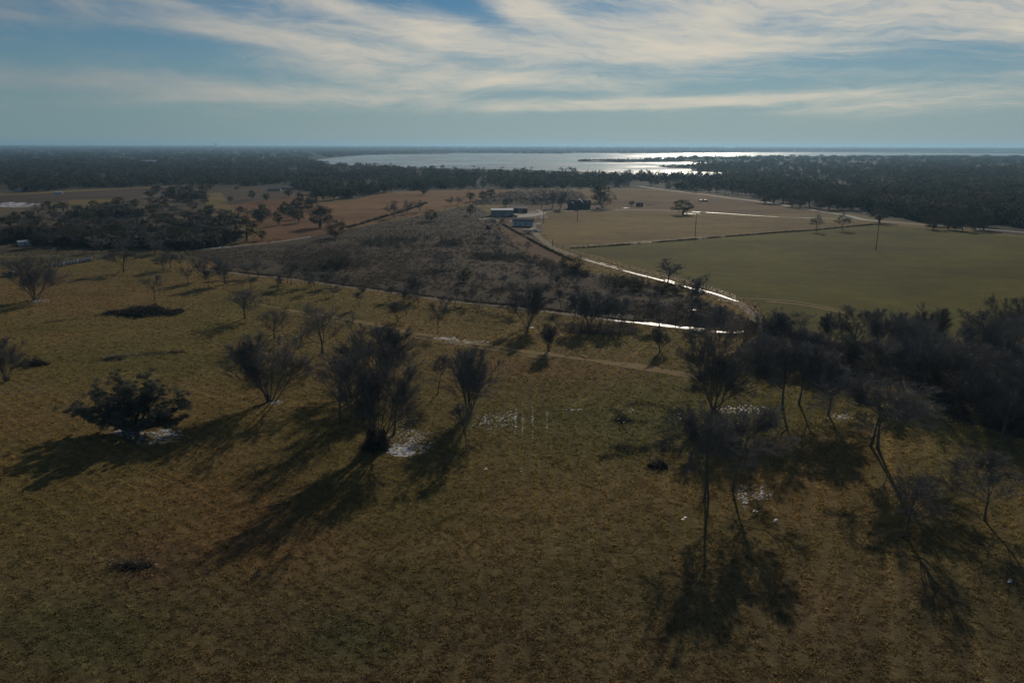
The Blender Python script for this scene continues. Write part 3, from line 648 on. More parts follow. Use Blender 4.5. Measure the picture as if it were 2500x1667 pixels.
NEAR = [ # kind, base x, base y, top y, width, label, tilt
 ('multi', 86, 732, 631, 95, 'bushy many-stemmed bare tree at far left with snow at its foot'),
 ('far', 303, 663, 594, 62, 'bare tree with long thin shadow, right of the row of bales'),
 ('slim', 378, 734, 663, 42, 'slender bare tree just above the long dark thicket'),
 ('multi', 19, 929, 826, 85, 'bare vase-shaped tree at the left edge beside a brush heap'),
 ('far', 552, 694, 623, 60, 'largest and rightmost bare tree of the small row above the lane'),
 ('slim', 509, 703, 660, 24, 'thin bare sapling just left of the densest tree of the row'),
 ('slim', 486, 684, 624, 28, 'thin tree in the middle of the small row, left of two companions'),
 ('far', 501, 684, 626, 34, 'upright bare tree in the middle of the small row'),
 ('slim', 459, 694, 650, 28, 'short bare tree at the left end of the small row'),
 ('far', 400, 661, 618, 36, 'small bare tree behind the small row, leftmost of three'),
 ('far', 417, 654, 609, 34, 'small bare tree behind the small row, middle of three'),
 ('slim', 440, 655, 620, 22, 'thin bare tree behind the small row, rightmost of three'),
 ('far', 630, 678, 630, 44, 'bare round-headed tree standing alone on the lane right of the small row'),
 ('slim', 711, 696, 638, 38, 'upright bare tree on the lane with a wide dark shadow'),
 ('far', 754, 696, 640, 36, 'bare tree on the lane, left of two close neighbours'),
 ('slim', 771, 712, 660, 34, 'bare tree standing a little below the lane between two others'),
 ('far', 807, 701, 655, 40, 'bare tree on the lane, left of the small round cedar'),
 ('open', 598, 778, 707, 78, 'low spreading bare tree with a short trunk and a shadow pointing left'),
 ('open', 670, 827, 753, 68, 'small open bare tree up the slope behind the big many-stemmed tree'),
 ('open', 787, 863, 745, 108, 'tall open bare tree with clear straight trunk and visible limbs'),
 ('multi', 661, 978, 818, 165, 'large vase-shaped many-stemmed bare tree with snow at its right foot'),
 ('slim', 734, 877, 810, 22, 'thin sapling just right of the large vase-shaped tree'),
 ('open', 832, 1028, 862, 140, 'bare tree left of the ivy-clad tree, trunk rising from deep shadow'),
 ('multi', 918, 945, 795, 175, 'big bare tree at the back of the central clump'),
 ('multi', 924, 1088, 868, 170, 'big dark tree of the central clump with thickly grown stems above a snow patch'),
 ('slim', 961, 1060, 862, 120, 'leaning bare tree at the right of the central clump, above the snow'),
 ('slim', 1069, 961, 866, 46, 'slender bare tree alone between the central clump and the tall leaning pair'),
 ('multi', 1148, 1012, 855, 135, 'tall bare tree right of the central clump with crown leaning right'),
 ('slim', 1139, 1097, 985, 46, 'thin dark tree in front of the tall tree right of the central clump'),
 ('slim', 1070, 813, 733, 48, 'bare tree standing alone at the end of the bright snowy trail'),
 ('slim', 878, 751, 711, 26, 'pair of thin stems below the small round cedar'),
 ('far', 1002, 726, 676, 36, 'bare tree on the lane, left of the dark leaning clump'),
 ('far', 1018, 733, 672, 44, 'bare tree on the lane in the dark leaning clump'),
 ('slim', 992, 767, 700, 46, 'bare tree below the lane at the foot of the dark leaning clump'),
 ('slim', 972, 785, 735, 50, 'low bare tree with a small snow patch at its foot, below the lane'),
 ('slim', 1138, 741, 710, 20, 'small bare tree on the lane, left of two thin ones'),
 ('slim', 1155, 744, 700, 20, 'small bare tree on the lane, right of two thin ones'),
 ('slim', 1164, 769, 742, 20, 'little sapling under the lane in the green patch'),
 ('slim', 1257, 762, 718, 34, 'bare tree on the lane just left of the tall dark one'),
 ('multi', 1289, 800, 700, 82, 'tall dark bare tree standing across the lane, thick at the trunk'),
 ('multi', 1338, 857, 788, 60, 'pale twiggy many-stemmed shrub tree on the trail'),
 ('slim', 1399, 799, 722, 38, 'leftmost bare tree of the dense clump on the lane'),
 ('far', 1418, 802, 716, 48, 'second tree from the left in the dense clump on the lane'),
 ('multi', 1438, 800, 718, 52, 'middle tree of the dense clump on the lane'),
 ('far', 1462, 798, 722, 46, 'rightmost tree of the dense clump on the lane'),
 ('far', 1496, 802, 718, 48, 'left one of two bare trees right of the dense clump'),
 ('slim', 1514, 803, 724, 44, 'right one of two bare trees right of the dense clump'),
 ('slim', 1610, 796, 736, 58, 'bare tree right at the left end of the bright puddle'),
 ('multi', 1612, 858, 800, 42, 'low twiggy thicket tree below the bright puddle'),
 ('far', 1630, 690, 632, 66, 'round bare tree standing on the far side of the wet track'),
 ('far', 1688, 755, 672, 60, 'dark-trunked bare tree beside a bright snow spot inside the track bend'),
 ('round', 1740, 862, 758, 112, 'bare tree behind the tall many-stemmed one at the end of the lane'),
 ('multi', 1742, 1002, 818, 175, 'tall tree with a bundle of bare curved trunks and dark round crown'),
 ('round', 1911, 996, 828, 150, 'bare tree with leaning trunk, left of a close pair'),
 ('round', 1950, 985, 832, 140, 'bare tree with straight trunk, right of a close pair'),
 ('round', 2022, 1012, 880, 130, 'smaller bare tree with a bent trunk and a snow patch at its right'),
 ('round', 2135, 1090, 905, 200, 'broad bare tree with bent trunk and long forked shadow'),
 ('round', 1727, 1214, 985, 150, 'left one of the two tall long-trunked trees in the right foreground'),
 ('round', 1788, 1196, 990, 170, 'right one of the two tall long-trunked trees in the right foreground'),
 ('multi', 1868, 846, 758, 84, 'leaning bare tree where the lane meets the track'),
 ('open', 1925, 840, 760, 88, 'bare tree in the hedge row right of the track end'),
 ('multi', 2028, 838, 765, 56, 'leftmost tree of the bare row along the green field'),
 ('open', 2083, 853, 756, 88, 'second and widest tree of the bare row along the green field'),
 ('multi', 2148, 846, 756, 66, 'third tree of the bare row along the green field'),
 ('multi', 2204, 848, 764, 50, 'fourth tree of the bare row along the green field'),
 ('slim', 2232, 846, 766, 36, 'thin fifth tree of the bare row along the green field'),
 ('open', 2253, 846, 757, 42, 'sixth tree of the bare row along the green field'),
 ('multi', 2276, 848, 750, 56, 'last and tallest tree of the bare row along the green field'),
 ('open', 2405, 875, 755, 120, 'wide bare tree at the right end of the field edge'),
 ('multi', 2478, 860, 722, 90, 'tall bare tree at the right edge over the field'),
 ('round', 2404, 1270, 1122, 150, 'crooked bare tree near the right edge with shadow running down'),
 ('open', 2212, 1308, 1145, 110, 'thin-stemmed bare tree in the right foreground with a long line of shadow'),
 ('far', 1077, 656, 614, 58, 'bare dark tree alone in the middle of the grey scrub'),
 ('slim', 1220, 566, 530, 40, 'leaning dead tree left of the white mobile home'),
 ('far', 962, 532, 491, 40, 'leftmost of three bare trees on the edge of the orange field'),
 ('far', 995, 522, 489, 26, 'middle of three bare trees on the edge of the orange field'),
 ('far', 1026, 517, 489, 28, 'rightmost of three bare trees on the edge of the orange field'),
 ('far', 1101, 502, 481, 24, 'left of a small pair of bare trees at the orange field corner'),
 ('far', 1117, 500, 480, 22, 'right of a small pair of bare trees at the orange field corner'),
 ('far', 1349, 508, 466, 36, 'bare tree just left of the farmhouse'),
 ('far', 1367, 511, 470, 34, 'bare tree at the left corner of the farmhouse'),
 ('far', 1472, 508, 466, 44, 'bare tree at the right end of the farmhouse'),
 ('far', 1993, 565, 524, 28, 'small bare tree on the field fence, left of two'),
 ('far', 2056, 562, 520, 30, 'small bare tree on the field fence, right of two'),
 ('ever', 602, 589, 534, 55, 'dark evergreen at the right tip of the wood with a forked trunk'),
 ('ever', 640, 587, 557, 24, 'small evergreen just right of the forked one at the wood tip'),
 ('ever', 679, 550, 515, 24, 'narrow evergreen standing alone on the orange slope'),
 ('ever', 636, 539, 508, 36, 'round evergreen on the slope left of the narrow one'),
 ('ever', 616, 486, 464, 18, 'small round tree in the far field, left of two'),
 ('ever', 650, 491, 470, 18, 'small round tree in the far field, right of two'),
 ('ever', 563, 493, 478, 14, 'tiny round tree by the far end of the pale track'),
 ('ever', 578, 464, 455, 12, 'tiny bush high up in the far left field'),
 ('ever', 704, 481, 462, 22, 'round tree at the right side of the far field'),
 ('ever', 782, 555, 499, 62, 'big dark round evergreen between the two orange fields'),
 ('bush', 820, 580, 528, 52, 'dark rounded tree right below the big evergreen between orange fields'),
 ('bush', 1052, 540, 508, 38, 'dark dome-shaped evergreen in the scrub below three bare trees'),
 ('ever', 1149, 525, 499, 26, 'dark evergreen in the scrub left of the barn'),
 ('ever', 1035, 475, 455, 24, 'lone evergreen with a visible trunk at the back of the orange field'),
 ('ever', 1149, 492, 466, 24, 'evergreen in a line running up behind the orange field, lowest'),
 ('ever', 1178, 488, 465, 24, 'evergreen in a line running up behind the orange field, middle'),
 ('ever', 1198, 481, 460, 30, 'evergreen in a line running up behind the orange field, highest'),
 ('ever', 1234, 505, 484, 20, 'dark evergreen right behind the barn roof'),
 ('ever', 1465, 492, 443, 48, 'tall dark evergreen behind the right end of the farmhouse'),
 ('ever', 1667, 523, 488, 54, 'round evergreen alone on the gravel drive with an oval shadow'),
 ('ever', 1542, 503, 489, 16, 'small tree beside the little shed'),
 ('ever', 2146, 544, 506, 56, 'round evergreen beside the wet stretch of road'),
 ('bush', 884, 713, 692, 23, 'small round dark cedar on the lane'),
 ('bush', 1396, 664, 620, 66, 'dense dark thicket tree at the edge of the farm track'),
 ('bush', 1134, 688, 650, 46, 'dark leafy bush in the scrub with a shadow to its left'),
 ('bush', 1515, 706, 668, 56, 'dark leafy bush below the track, leftmost of four'),
 ('bush', 1562, 708, 672, 56, 'dark leafy bush below the track, second of four'),
 ('bush', 1616, 714, 682, 56, 'dark leafy bush below the track, third of four'),
 ('bush', 1652, 716, 690, 44, 'dark leafy bush below the track, rightmost of four'),
 ('bush', 832, 652, 620, 70, 'wide leafy bush in the grey scrub, left side'),
 ('bush', 800, 655, 634, 60, 'low leafy bush in the grey scrub beside a wide one'),
]
TILT = {24: (0, 4), 25: (5, 0), 27: (5, -2), 33: (6, 0), 52: (-1, 0), 53: (-3, 0), 59: (8, 0)}
for i, t in enumerate(NEAR):
    k = KINDNAME[t[0]]
    g = GB if k == 'bare_tree' else ('scattered evergreens' if k == 'evergreen_tree' else 'dark bushes')
    tree(*t[:6], group=g, tilt=TILT.get(i, (0, 0)))

# thicket of bare trees at the right
rr_ = random.Random(3)
def in_poly1(x, y, poly): return bool(inside(np.array([float(x)]), np.array([float(y)]), poly)[0])
def scatter(poly, n, mind, rnd, sx=1.0, sy=2.0):
    xs = [p[0] for p in poly]; ys = [p[1] for p in poly]; out = []
    tries = 0
    while len(out) < n and tries < n * 200:
        tries += 1
        x = rnd.uniform(min(xs), max(xs)); y = rnd.uniform(min(ys), max(ys))
        if in_poly1(x, y, poly) and all(((x - a) * sx) ** 2 + ((y - b) * sy) ** 2 > mind ** 2 for a, b in out): out.append((x, y))
    return sorted(out, key=lambda q: q[1])
def topof(x, y, h):
    X, Y, Zz = at1(x, y); a, b = to_px(np.array([X]), np.array([Y]), np.array([Zz + h])); return float(b[0])
for (x, y) in scatter([(2060, 900), (2150, 880), (2560, 880), (2600, 1140), (2500, 1110), (2380, 1040), (2270, 985), (2120, 945)], 17, 56, rr_):
    h = rr_.uniform(8.5, 12.5)
    tree(rr_.choice(['multi', 'round', 'multi', 'open']), x, y, topof(x, y, h), FPX * rr_.uniform(6.5, 9) / math.hypot(at1(x, y)[1], 40), 'bare tree in the dense dark thicket at the right edge', 'bare trees of the right-hand thicket', (rr_.uniform(-5, 5), rr_.uniform(-5, 5)))
for (x, y) in scatter([(1790, 880), (1900, 855), (2060, 870), (2100, 905), (1980, 905), (1860, 898)], 5, 44, rr_):
    tree('multi', x, y, topof(x, y, rr_.uniform(5, 8)), 90, 'low bare tree in the tangled hedge behind the close pair', 'low bare trees of the tangled hedge')
for (x, y) in scatter([(1880, 832), (2560, 866), (2560, 880), (1880, 860)], 9, 50, rr_):
    tree('open', x, y, topof(x, y, rr_.uniform(4.5, 7.5)), 55, 'low bare tree filling the hedge along the green field', 'low bare trees of the field hedge')

for (x, y) in scatter([(1150, 668), (1400, 690), (1560, 735), (1700, 760), (1790, 790), (1500, 772), (1200, 735)], 16, 44, rr_):
    tree('slim', x, y, topof(x, y, rr_.uniform(3.5, 6.5)), 34, 'thin bare tree standing in the scrub above the muddy lane', 'thin bare trees in the scrub')
for (x, y) in scatter([(540, 664), (760, 690), (1000, 722), (1120, 740), (1100, 764), (980, 748), (740, 716), (540, 700)], 13, 40, rr_):
    tree('slim', x, y, topof(x, y, rr_.uniform(3.0, 6.0)), 32, 'thin bare tree along the muddy lane in the upper pasture', 'thin bare trees along the lane')
# evergreens of the woods, one by one
def wood(poly, n, mind, hs, ws, kinds, label, group, rnd, sy=2.2):
    for (x, y) in scatter(poly, n, mind, rnd, 1.0, sy):
        X, Y, Zz = at1(x, y); h = rnd.uniform(*hs); w = rnd.uniform(*ws)
        tree(rnd.choice(kinds), 0, 0, 0, 0, label, group, loc=(X, Y, Zz), hw=(h, w))
E3 = ['ever', 'ever', 'ever', 'bush', 'far']
wood([(-30, 560), (40, 525), (230, 510), (330, 492), (430, 470), (505, 468), (500, 500), (555, 528), (560, 548), (400, 562), (200, 578), (-30, 602)], 68, 25, (5.5, 8.5), (7.5, 12), E3,
     'dark evergreen of the dense wood at the left', 'trees of the left wood', rr_)
wood([(380, 470), (515, 460), (512, 492), (395, 494)], 14, 18, (5.5, 8.5), (8, 12), ['ever', 'ever', 'far'], 'dark evergreen at the back corner of the left wood', 'trees at the back of the left wood', rr_)
wood([(52, 594), (200, 580), (370, 568), (520, 572), (590, 584), (500, 606), (400, 600), (200, 600), (60, 606)], 30, 18, (5.5, 8.5), (7, 10), E3,
     'dark tree of the lower strip of wood on the left', 'trees of the lower left wood strip', rr_)
wood([(690, 535), (700, 505), (745, 488), (770, 492), (765, 515), (730, 545)], 10, 14, (6, 9), (7, 10), ['ever'], 'evergreen of the small grove beside the orange field', 'evergreens of the small grove', rr_)
wood([(560, 530), (600, 512), (690, 520), (690, 545), (600, 548)], 9, 16, (4.5, 7), (6, 8), ['ever', 'bush', 'far'], 'small evergreen on the slope right of the wood', 'small evergreens right of the wood', rr_)
wood([(760, 478), (900, 470), (960, 462), (960, 470), (860, 484), (780, 492)], 10, 14, (8, 11), (10, 13), ['ever'], 'dark tree along the top edge of the orange field', 'trees along the orange field', rr_)
wood([(1850, 492), (2010, 497), (2140, 515), (2010, 513), (1900, 503)], 14, 18, (9, 12), (11, 15), ['ever', 'ever', 'bush'], 'big dark tree in the line behind the gravel drive', 'trees behind the gravel drive', rr_)
wood([(2225, 552), (2330, 545), (2430, 552), (2435, 565), (2330, 564), (2230, 558)], 11, 17, (8.5, 11), (9, 12), ['ever', 'bush'], 'dark evergreen of the compact row beside the road', 'evergreens of the row beside the road', rr_)
wood([(1580, 452), (1850, 478), (1980, 496), (1850, 482), (1600, 462)], 18, 16, (7, 10), (9, 12), ['ever', 'bush', 'far'], 'dark tree along the road at the wood edge', 'trees along the road', rr_)
wood([(1240, 490), (1360, 478), (1400, 490), (1340, 500), (1250, 498)], 12, 14, (3.5, 5.5), (5, 8), ['far'], 'low bare tree in the scrub behind the farm', 'low bare trees behind the farm', rr_)
wood([(1130, 600), (1210, 560), (1290, 610), (1360, 655), (1250, 670)], 9, 30, (2.5, 4.5), (4, 6), ['far'], 'small bare shrub tree in the grey scrub below the farm', 'shrub trees below the farm', rr_)
wood([(240, 600), (330, 585), (430, 612), (380, 620), (250, 615)], 9, 22, (4.5, 6.5), (6, 9), ['far'], 'bare tree in front of the lower wood strip', 'bare trees before the lower wood', rr_)
wood([(1000, 455), (1240, 452), (1500, 452), (1540, 458), (1240, 462), (1040, 464)], 22, 18, (7, 10), (9, 12), ['ever', 'ever', 'far'], 'dark tree along the near edge of the lake wood', 'trees along the lake wood edge', rr_)

# ------------------------------------------------------------------ woods, scrub and grass as ground cover
rgs = np.random.default_rng(17)
def px_points(poly, n, rng):
    p = np.array(poly, float); out = []
    tot = 0
    while tot < n:
        x = rng.uniform(p[:, 0].min(), p[:, 0].max(), n * 2); y = rng.uniform(p[:, 1].min(), p[:, 1].max(), n * 2)
        k = inside(x, y, poly); out.append(np.stack([x[k], y[k]], -1)); tot += k.sum()
    return np.concatenate(out)[:n]
FIELDS = [z[1] for z in Z if z[0] in ('leftfar', 'orange', 'orange2', 'beyond', 'yard', 'farm', 'scrubback')]
def clump_mesh(name, P, h, w, ncard, csize, cols, mat, rng, up=0.35, round_=True):
    """P (n,3) bases; leafy / twiggy low masses"""
    n = len(P); i = np.repeat(np.arange(n), ncard)
    q = nrm(rng.normal(0, 1, (n * ncard, 3))) * rng.uniform(.35, 1, (n * ncard, 1)) ** .6
    q[:, 2] = np.abs(q[:, 2]) if not round_ else q[:, 2]
    C = P[i] + q * np.stack([w[i] / 2, w[i] / 2, h[i] * (.5 if round_ else 1.0)], -1)
    C[:, 2] += h[i] * (.52 if round_ else 0)
    V, F = cards(C, csize[i] * rng.uniform(.6, 1.4, len(i)), rng)
    cc = np.repeat(cols[i] * rng.uniform(.8, 1.25, (len(i), 1)), 3, 0)
    return mesh_np(name, V, F, mat, cc)
def far_wood(name, poly, n, label, fields=True, hr=(5, 12), pal=None, nc=34, hscale=1.0, keepout=LAKE, gapt=.43):
    pp = px_points(poly, n, rgs)
    k = ~inside(pp[:, 0], pp[:, 1], keepout)
    if fields:
        for f in FIELDS: k &= ~inside(pp[:, 0], pp[:, 1], f)
    pp = pp[k]
    x, y, z = at(pp[:, 0], pp[:, 1]); d = np.hypot(x, y)
    gap = fbm(x / 55, y / 55, 3, 79); gap2 = fbm(x / 300, y / 300, 3, 80)
    ok = (d < 28000) & np.isfinite(d) & ((gap * .6 + gap2 * .4 > gapt) | (d > 3500)); x, y, z, d = x[ok], y[ok], z[ok], d[ok]
    n = len(x)
    w = np.maximum(rgs.uniform(7, 12, n), d * 0.0075); h = rgs.uniform(*hr, n) * hscale * (1 + 0.25 * (fbm(x / 90, y / 90, 3, 77) - .5))
    pal = np.array(pal or [(.040, .046, .030), (.055, .052, .035), (.075, .066, .052), (.036, .042, .030)])
    cl = pal[rgs.integers(0, len(pal), n)] * (0.25 + .75 * fbm(x / 220, y / 140, 3, 78) + .75 * fbm(x / 35, y / 35, 2, 81))[:, None]
    me = clump_mesh(name, np.stack([x, y, z], -1), h, w, nc, np.maximum(w * 0.26, 1.6), cl, M_LEAF, rgs)
    return tag(link(name, me), label, 'woodland', None, 'stuff')
far_wood('distant_wood', [(-300, 366), (740, 366), (770, 384), (742, 395), (800, 402), (900, 408), (1000, 412), (1200, 424), (1400, 428), (1500, 436), (1640, 436), (1800, 430), (1700, 424), (1690, 396), (1560, 395), (1600, 388), (1760, 384), (2060, 384), (2222, 384), (2560, 385), (2800, 385), (2800, 560), (2500, 560), (2440, 545), (2250, 540), (2150, 520), (2010, 492), (1850, 478), (1700, 464), (1560, 458), (1240, 461), (960, 467), (860, 484), (780, 480), (700, 458), (480, 450), (300, 458), (150, 466), (-300, 485)], 13000,
         'dark woodland stretching to the lake and the horizon')
far_wood('far_shore_wood', [(-300, 353.5), (2800, 353.5), (2800, 368.5), (1930, 370), (1700, 372.5), (1560, 374), (1400, 373), (1370, 375), (1100, 373.5), (960, 376), (800, 385), (740, 368), (-300, 368)], 9000,
         'hazy blue wooded land beyond the lake', False, (6, 10), [(.05, .056, .045), (.07, .07, .055)], 14)
far_wood('spit_brush', [(1414, 391.5), (1600, 391), (1640, 392), (1690, 395), (1600, 396), (1500, 396), (1414, 394.5)], 260, 'low brush on the spit in the lake', False, (1.5, 4), None, 14, 1, [(0, 0), (1, 0), (1, 1)])
far_wood('spit_brush', [(1604, 407), (1690, 404), (1780, 398), (1900, 400), (1830, 420), (1700, 417), (1688, 412)], 300, 'brush on the low point by the bright water', False, (2, 5), None, 16, 1, [(0, 0), (1, 0), (1, 1)])
far_wood('left_wood_undergrowth', [(-200, 565), (60, 520), (230, 512), (330, 490), (430, 468), (505, 466), (500, 500), (560, 528), (580, 550), (400, 564), (200, 580), (-200, 612)], 620, 'undergrowth filling the left wood', False, (3.5, 6.5), [(.05, .052, .04), (.09, .078, .06)], 44, gapt=.53)
far_wood('left_wood_undergrowth', [(55, 596), (200, 582), (370, 570), (520, 574), (585, 585), (490, 608), (200, 603)], 260, 'undergrowth of the lower wood strip', False, (2.5, 4.5), [(.05, .052, .04), (.09, .078, .06)], 50, gapt=.44)

def scrub(name, poly, n, hr, wr, label, pal, nc=16, cs=.3, seed=1, dead=None):
    pp = px_points(poly, n, rgs)
    pp[:, 0] += rgs.normal(0, 9, n); pp[:, 1] += rgs.normal(0, 2.2, n)
    x, y, z = at(pp[:, 0], pp[:, 1])
    dn = fbm(x / 14, y / 14, 3, seed + 200)
    k = .5 * dn + .5 * fbm(x / 45, y / 45, 2, seed + 230) > rgs.uniform(.32, .60, len(x)); x, y, z, dn = x[k], y[k], z[k], dn[k]
    n = len(x); h = rgs.uniform(*hr, n) * (.6 + dn); w = rgs.uniform(*wr, n)
    cl = np.array(pal)[rgs.integers(0, len(pal), n)]
    me = clump_mesh(name, np.stack([x, y, z], -1), h, w, nc, np.full(n, cs), cl, M_SCRUB, rgs, round_=False)
    return tag(link(name, me), label, 'scrub', None, 'stuff')
GREYS = [(.15, .12, .092), (.12, .10, .08), (.16, .13, .095), (.10, .09, .072)]
zz_ = {z[0]: z[1] for z in Z}
scrub('scrub', zz_['scrub'], 12000, (.2, .8), (.8, 2.6), 'grey winter scrub covering the middle ground', GREYS, 18, .34, 1)
scrub('scrub', zz_['leftgrey'], 900, (.3, 1.0), (.8, 2.2), 'low scrub between the wood and the pasture', GREYS, 18, .3, 12)
scrub('scrub', zz_['scrubback'], 1300, (.8, 2.2), (1.5, 4), 'grey brush behind the farm', GREYS, 22, .5, 2)
scrub('scrub', [(1850, 825), (2100, 842), (2560, 862), (2560, 1085), (2330, 1020), (2260, 960), (2100, 935), (1900, 895), (1780, 870)], 5000, (.2, .8), (.6, 1.8), 'tangled brush under the right-hand thicket', GREYS, 16, .24, 3)
scrub('scrub', [(700, 600), (880, 600), (900, 655), (740, 665), (690, 640)], 650, (.6, 1.8), (1.2, 3.0), 'denser brush at the left of the scrub', [(.09, .08, .064), (.12, .10, .08)], 26, .36, 4)
scrub('hedge_brush', [(885, 588), (1000, 583), (1120, 586), (1125, 600), (1010, 606), (890, 602)], 800, (1.0, 2.4), (1.5, 3), 'long dark hedge of brush across the scrub', [(.06, .06, .05), (.075, .07, .058)], 34, .36, 5)
scrub('hedge_brush', [(1150, 618), (1300, 628), (1400, 655), (1440, 672), (1440, 680), (1290, 645), (1150, 632)], 800, (.8, 2.0), (1.2, 2.5), 'dark brushy line below the farm strip', [(.07, .068, .052), (.10, .09, .07)], 26, .3, 6)
scrub('hedge_brush', [(1480, 672), (1600, 690), (1700, 712), (1690, 726), (1560, 722), (1470, 700)], 800, (.8, 2.2), (1.2, 2.5), 'brush under the leafy bushes by the track', [(.07, .068, .052), (.10, .09, .07)], 26, .28, 7)
scrub('hedge_brush', [(1370, 790), (1530, 792), (1560, 806), (1540, 820), (1380, 812)], 1200, (.3, 1.0), (.6, 1.4), 'low brush round the dense clump on the lane', GREYS, 18, .2, 8)
scrub('hedge_brush', [(1830, 800), (1990, 815), (2020, 850), (1900, 860), (1780, 850), (1750, 830)], 2200, (.6, 1.8), (.8, 2), 'brush where lane and track meet', GREYS, 22, .25, 9)
def along(name, pts, wid, n, hr, label, pal, cs=.2, nc=14):
    L = px_line(pts, 1.0); i = rgs.integers(0, len(L), n); P = L[i] + rgs.normal(0, wid, (n, 2))
    k = fbm(P[:, 0] / 6, P[:, 1] / 6, 3, 90) > rgs.uniform(.2, .5, n); P = P[k]; n = len(P)
    cl = np.array(pal)[rgs.integers(0, len(pal), n)]
    me = clump_mesh(name, np.stack([P[:, 0], P[:, 1], hgt(P[:, 0], P[:, 1])], -1), rgs.uniform(*hr, n), rgs.uniform(.6, 1.4, n), nc, np.full(n, cs), cl, M_SCRUB, rgs, round_=False)
    return tag(link(name, me), label, 'weeds', None, 'stuff')
FN1 = [(1392, 607), (1500, 600), (1600, 592), (1700, 584), (1800, 576), (1900, 568), (1990, 562), (2130, 549)]
FN2 = [(1228, 549), (1260, 567), (1310, 594), (1350, 615), (1388, 632)]
FN3 = [(520, 656), (600, 667), (680, 675), (760, 684), (860, 698), (1000, 716), (1100, 731), (1250, 746), (1380, 761), (1500, 779), (1580, 785.5)]
DK = [(.05, .045, .03), (.07, .058, .04)]
along('fence_weeds', FN1, .5, 1500, (.3, .75), 'dark weeds along the field fence', DK, .3)
along('fence_weeds', FN2, .4, 700, (.4, 1.0), 'dark weeds along the fence of the farm strip', DK, .3)
along('fence_weeds', FN3, .5, 2200, (.2, .7), 'weeds along the lane fence', GREYS + DK, .22)
along('fence_weeds', [(1040, 496), (990, 515), (930, 532), (880, 548), (850, 556)], .8, 700, (.8, 1.6), 'dark weeds along the orange field edge', DK, .4)

for nm_, pts_, w_, n_ in (('dark weedy streak low in the green patch of the pasture', [(1470, 1118), (1560, 1098), (1620, 1080), (1660, 1062)], .5, 260),
        ('ring of rubble and weeds in the green patch', [(1500, 1000), (1530, 1022), (1575, 1030), (1620, 1022), (1640, 1002), (1600, 988), (1540, 986)], .5, 330),
        ('weedy line left of the long thicket', [(100, 790), (180, 780), (250, 771), (300, 770), (420, 772)], .6, 420),
        ('rubble line in the upper left pasture', [(255, 878), (320, 868), (400, 862), (440, 860)], .7, 380),
        ('weeds round the two small rubble heaps', [(1680, 952), (1740, 960), (1800, 950), (1850, 965)], .9, 300),
        ('weeds in the grass below the lane', [(1120, 752), (1180, 765), (1230, 775)], 1.2, 260),
        ('dead grass ridge at the far right foreground', [(2110, 1334), (2160, 1345), (2235, 1362)], .3, 60)):
    along('rubble_weeds', pts_, w_, n_, (.12, .4), nm_, [(.075, .075, .05), (.06, .055, .04), (.11, .10, .075)], .13, 9)
# grass tufts of the pasture
def grass():
    n = 640000
    d = 46 * np.exp(rgs.uniform(0, math.log(400 / 46), n)); a = np.radians(rgs.uniform(-41, 41, n))
    x = d * np.sin(a); y = d * np.cos(a)
    rw = rowfield(x, y); pt = fbm(x / .7, y / .7, 3, 400)
    keep = (.8 * pt + .30 * rw + rgs.uniform(-.2, .2, n)) > .53
    z = hgt(x, y); px, py = to_px(x, y, z)
    for nm in ('green', 'farm', 'strip', 'scrub', 'rightbrush'): keep &= ~inside(px, py, zz_[nm])
    for L in ROADS: 
        dm = np.full(n, 1e9)
        for s in range(0, len(L), 2): dm = np.minimum(dm, (x - L[s, 0]) ** 2 + (y - L[s, 1]) ** 2)
        keep &= dm > 1.6 ** 2
    x, y, z, d, px, py, pt, rw = x[keep], y[keep], z[keep], d[keep], px[keep], py[keep], pt[keep], rw[keep]
    n = len(x); nb_ = 4
    i = np.repeat(np.arange(n), nb_); m = len(i)
    big = np.where(rgs.uniform(0, 1, n) < .08, 1.5, 1.0)
    hh = big * rgs.uniform(.05, .13, n) * (.5 + 1.0 * pt) * (.75 + .5 * rw) * (1 + np.clip(d - 80, 0, 150) / 220); ww = big[i] * rgs.uniform(.07, .16, m) * (1 + np.clip(d[i] - 60, 0, 200) / 110)
    th = rgs.uniform(0, 2 * PI, m); ox = rgs.normal(0, .09, m); oy = rgs.normal(0, .09, m)
    bx = x[i] + ox; by = y[i] + oy; bz = z[i] - .02
    dxx = np.cos(th) * ww / 2; dyy = np.sin(th) * ww / 2; lx = rgs.normal(0, .10, m); ly = rgs.normal(0, .10, m)
    V = np.stack([np.stack([bx - dxx, by - dyy, bz], -1), np.stack([bx + dxx, by + dyy, bz], -1), np.stack([bx + lx, by + ly, bz + hh[i] * rgs.uniform(.6, 1.2, m)], -1)], 1).reshape(-1, 3)
    c = albedo(x, y, z) * rgs.uniform(.8, 1.9, (n, 1)) * np.array([1.02, 1.0, .95])
    return mesh_np('grass', V, np.arange(m * 3).reshape(m, 3), M_GRASS, np.repeat(np.repeat(c, nb_, 0), 3, 0))
ROADS = [px_line(T3[:], 2.0), px_line(T2, 2.0)]
tag(link('grass', grass()), 'tufts of dry brown and green pasture grass', 'grass', None, 'stuff')

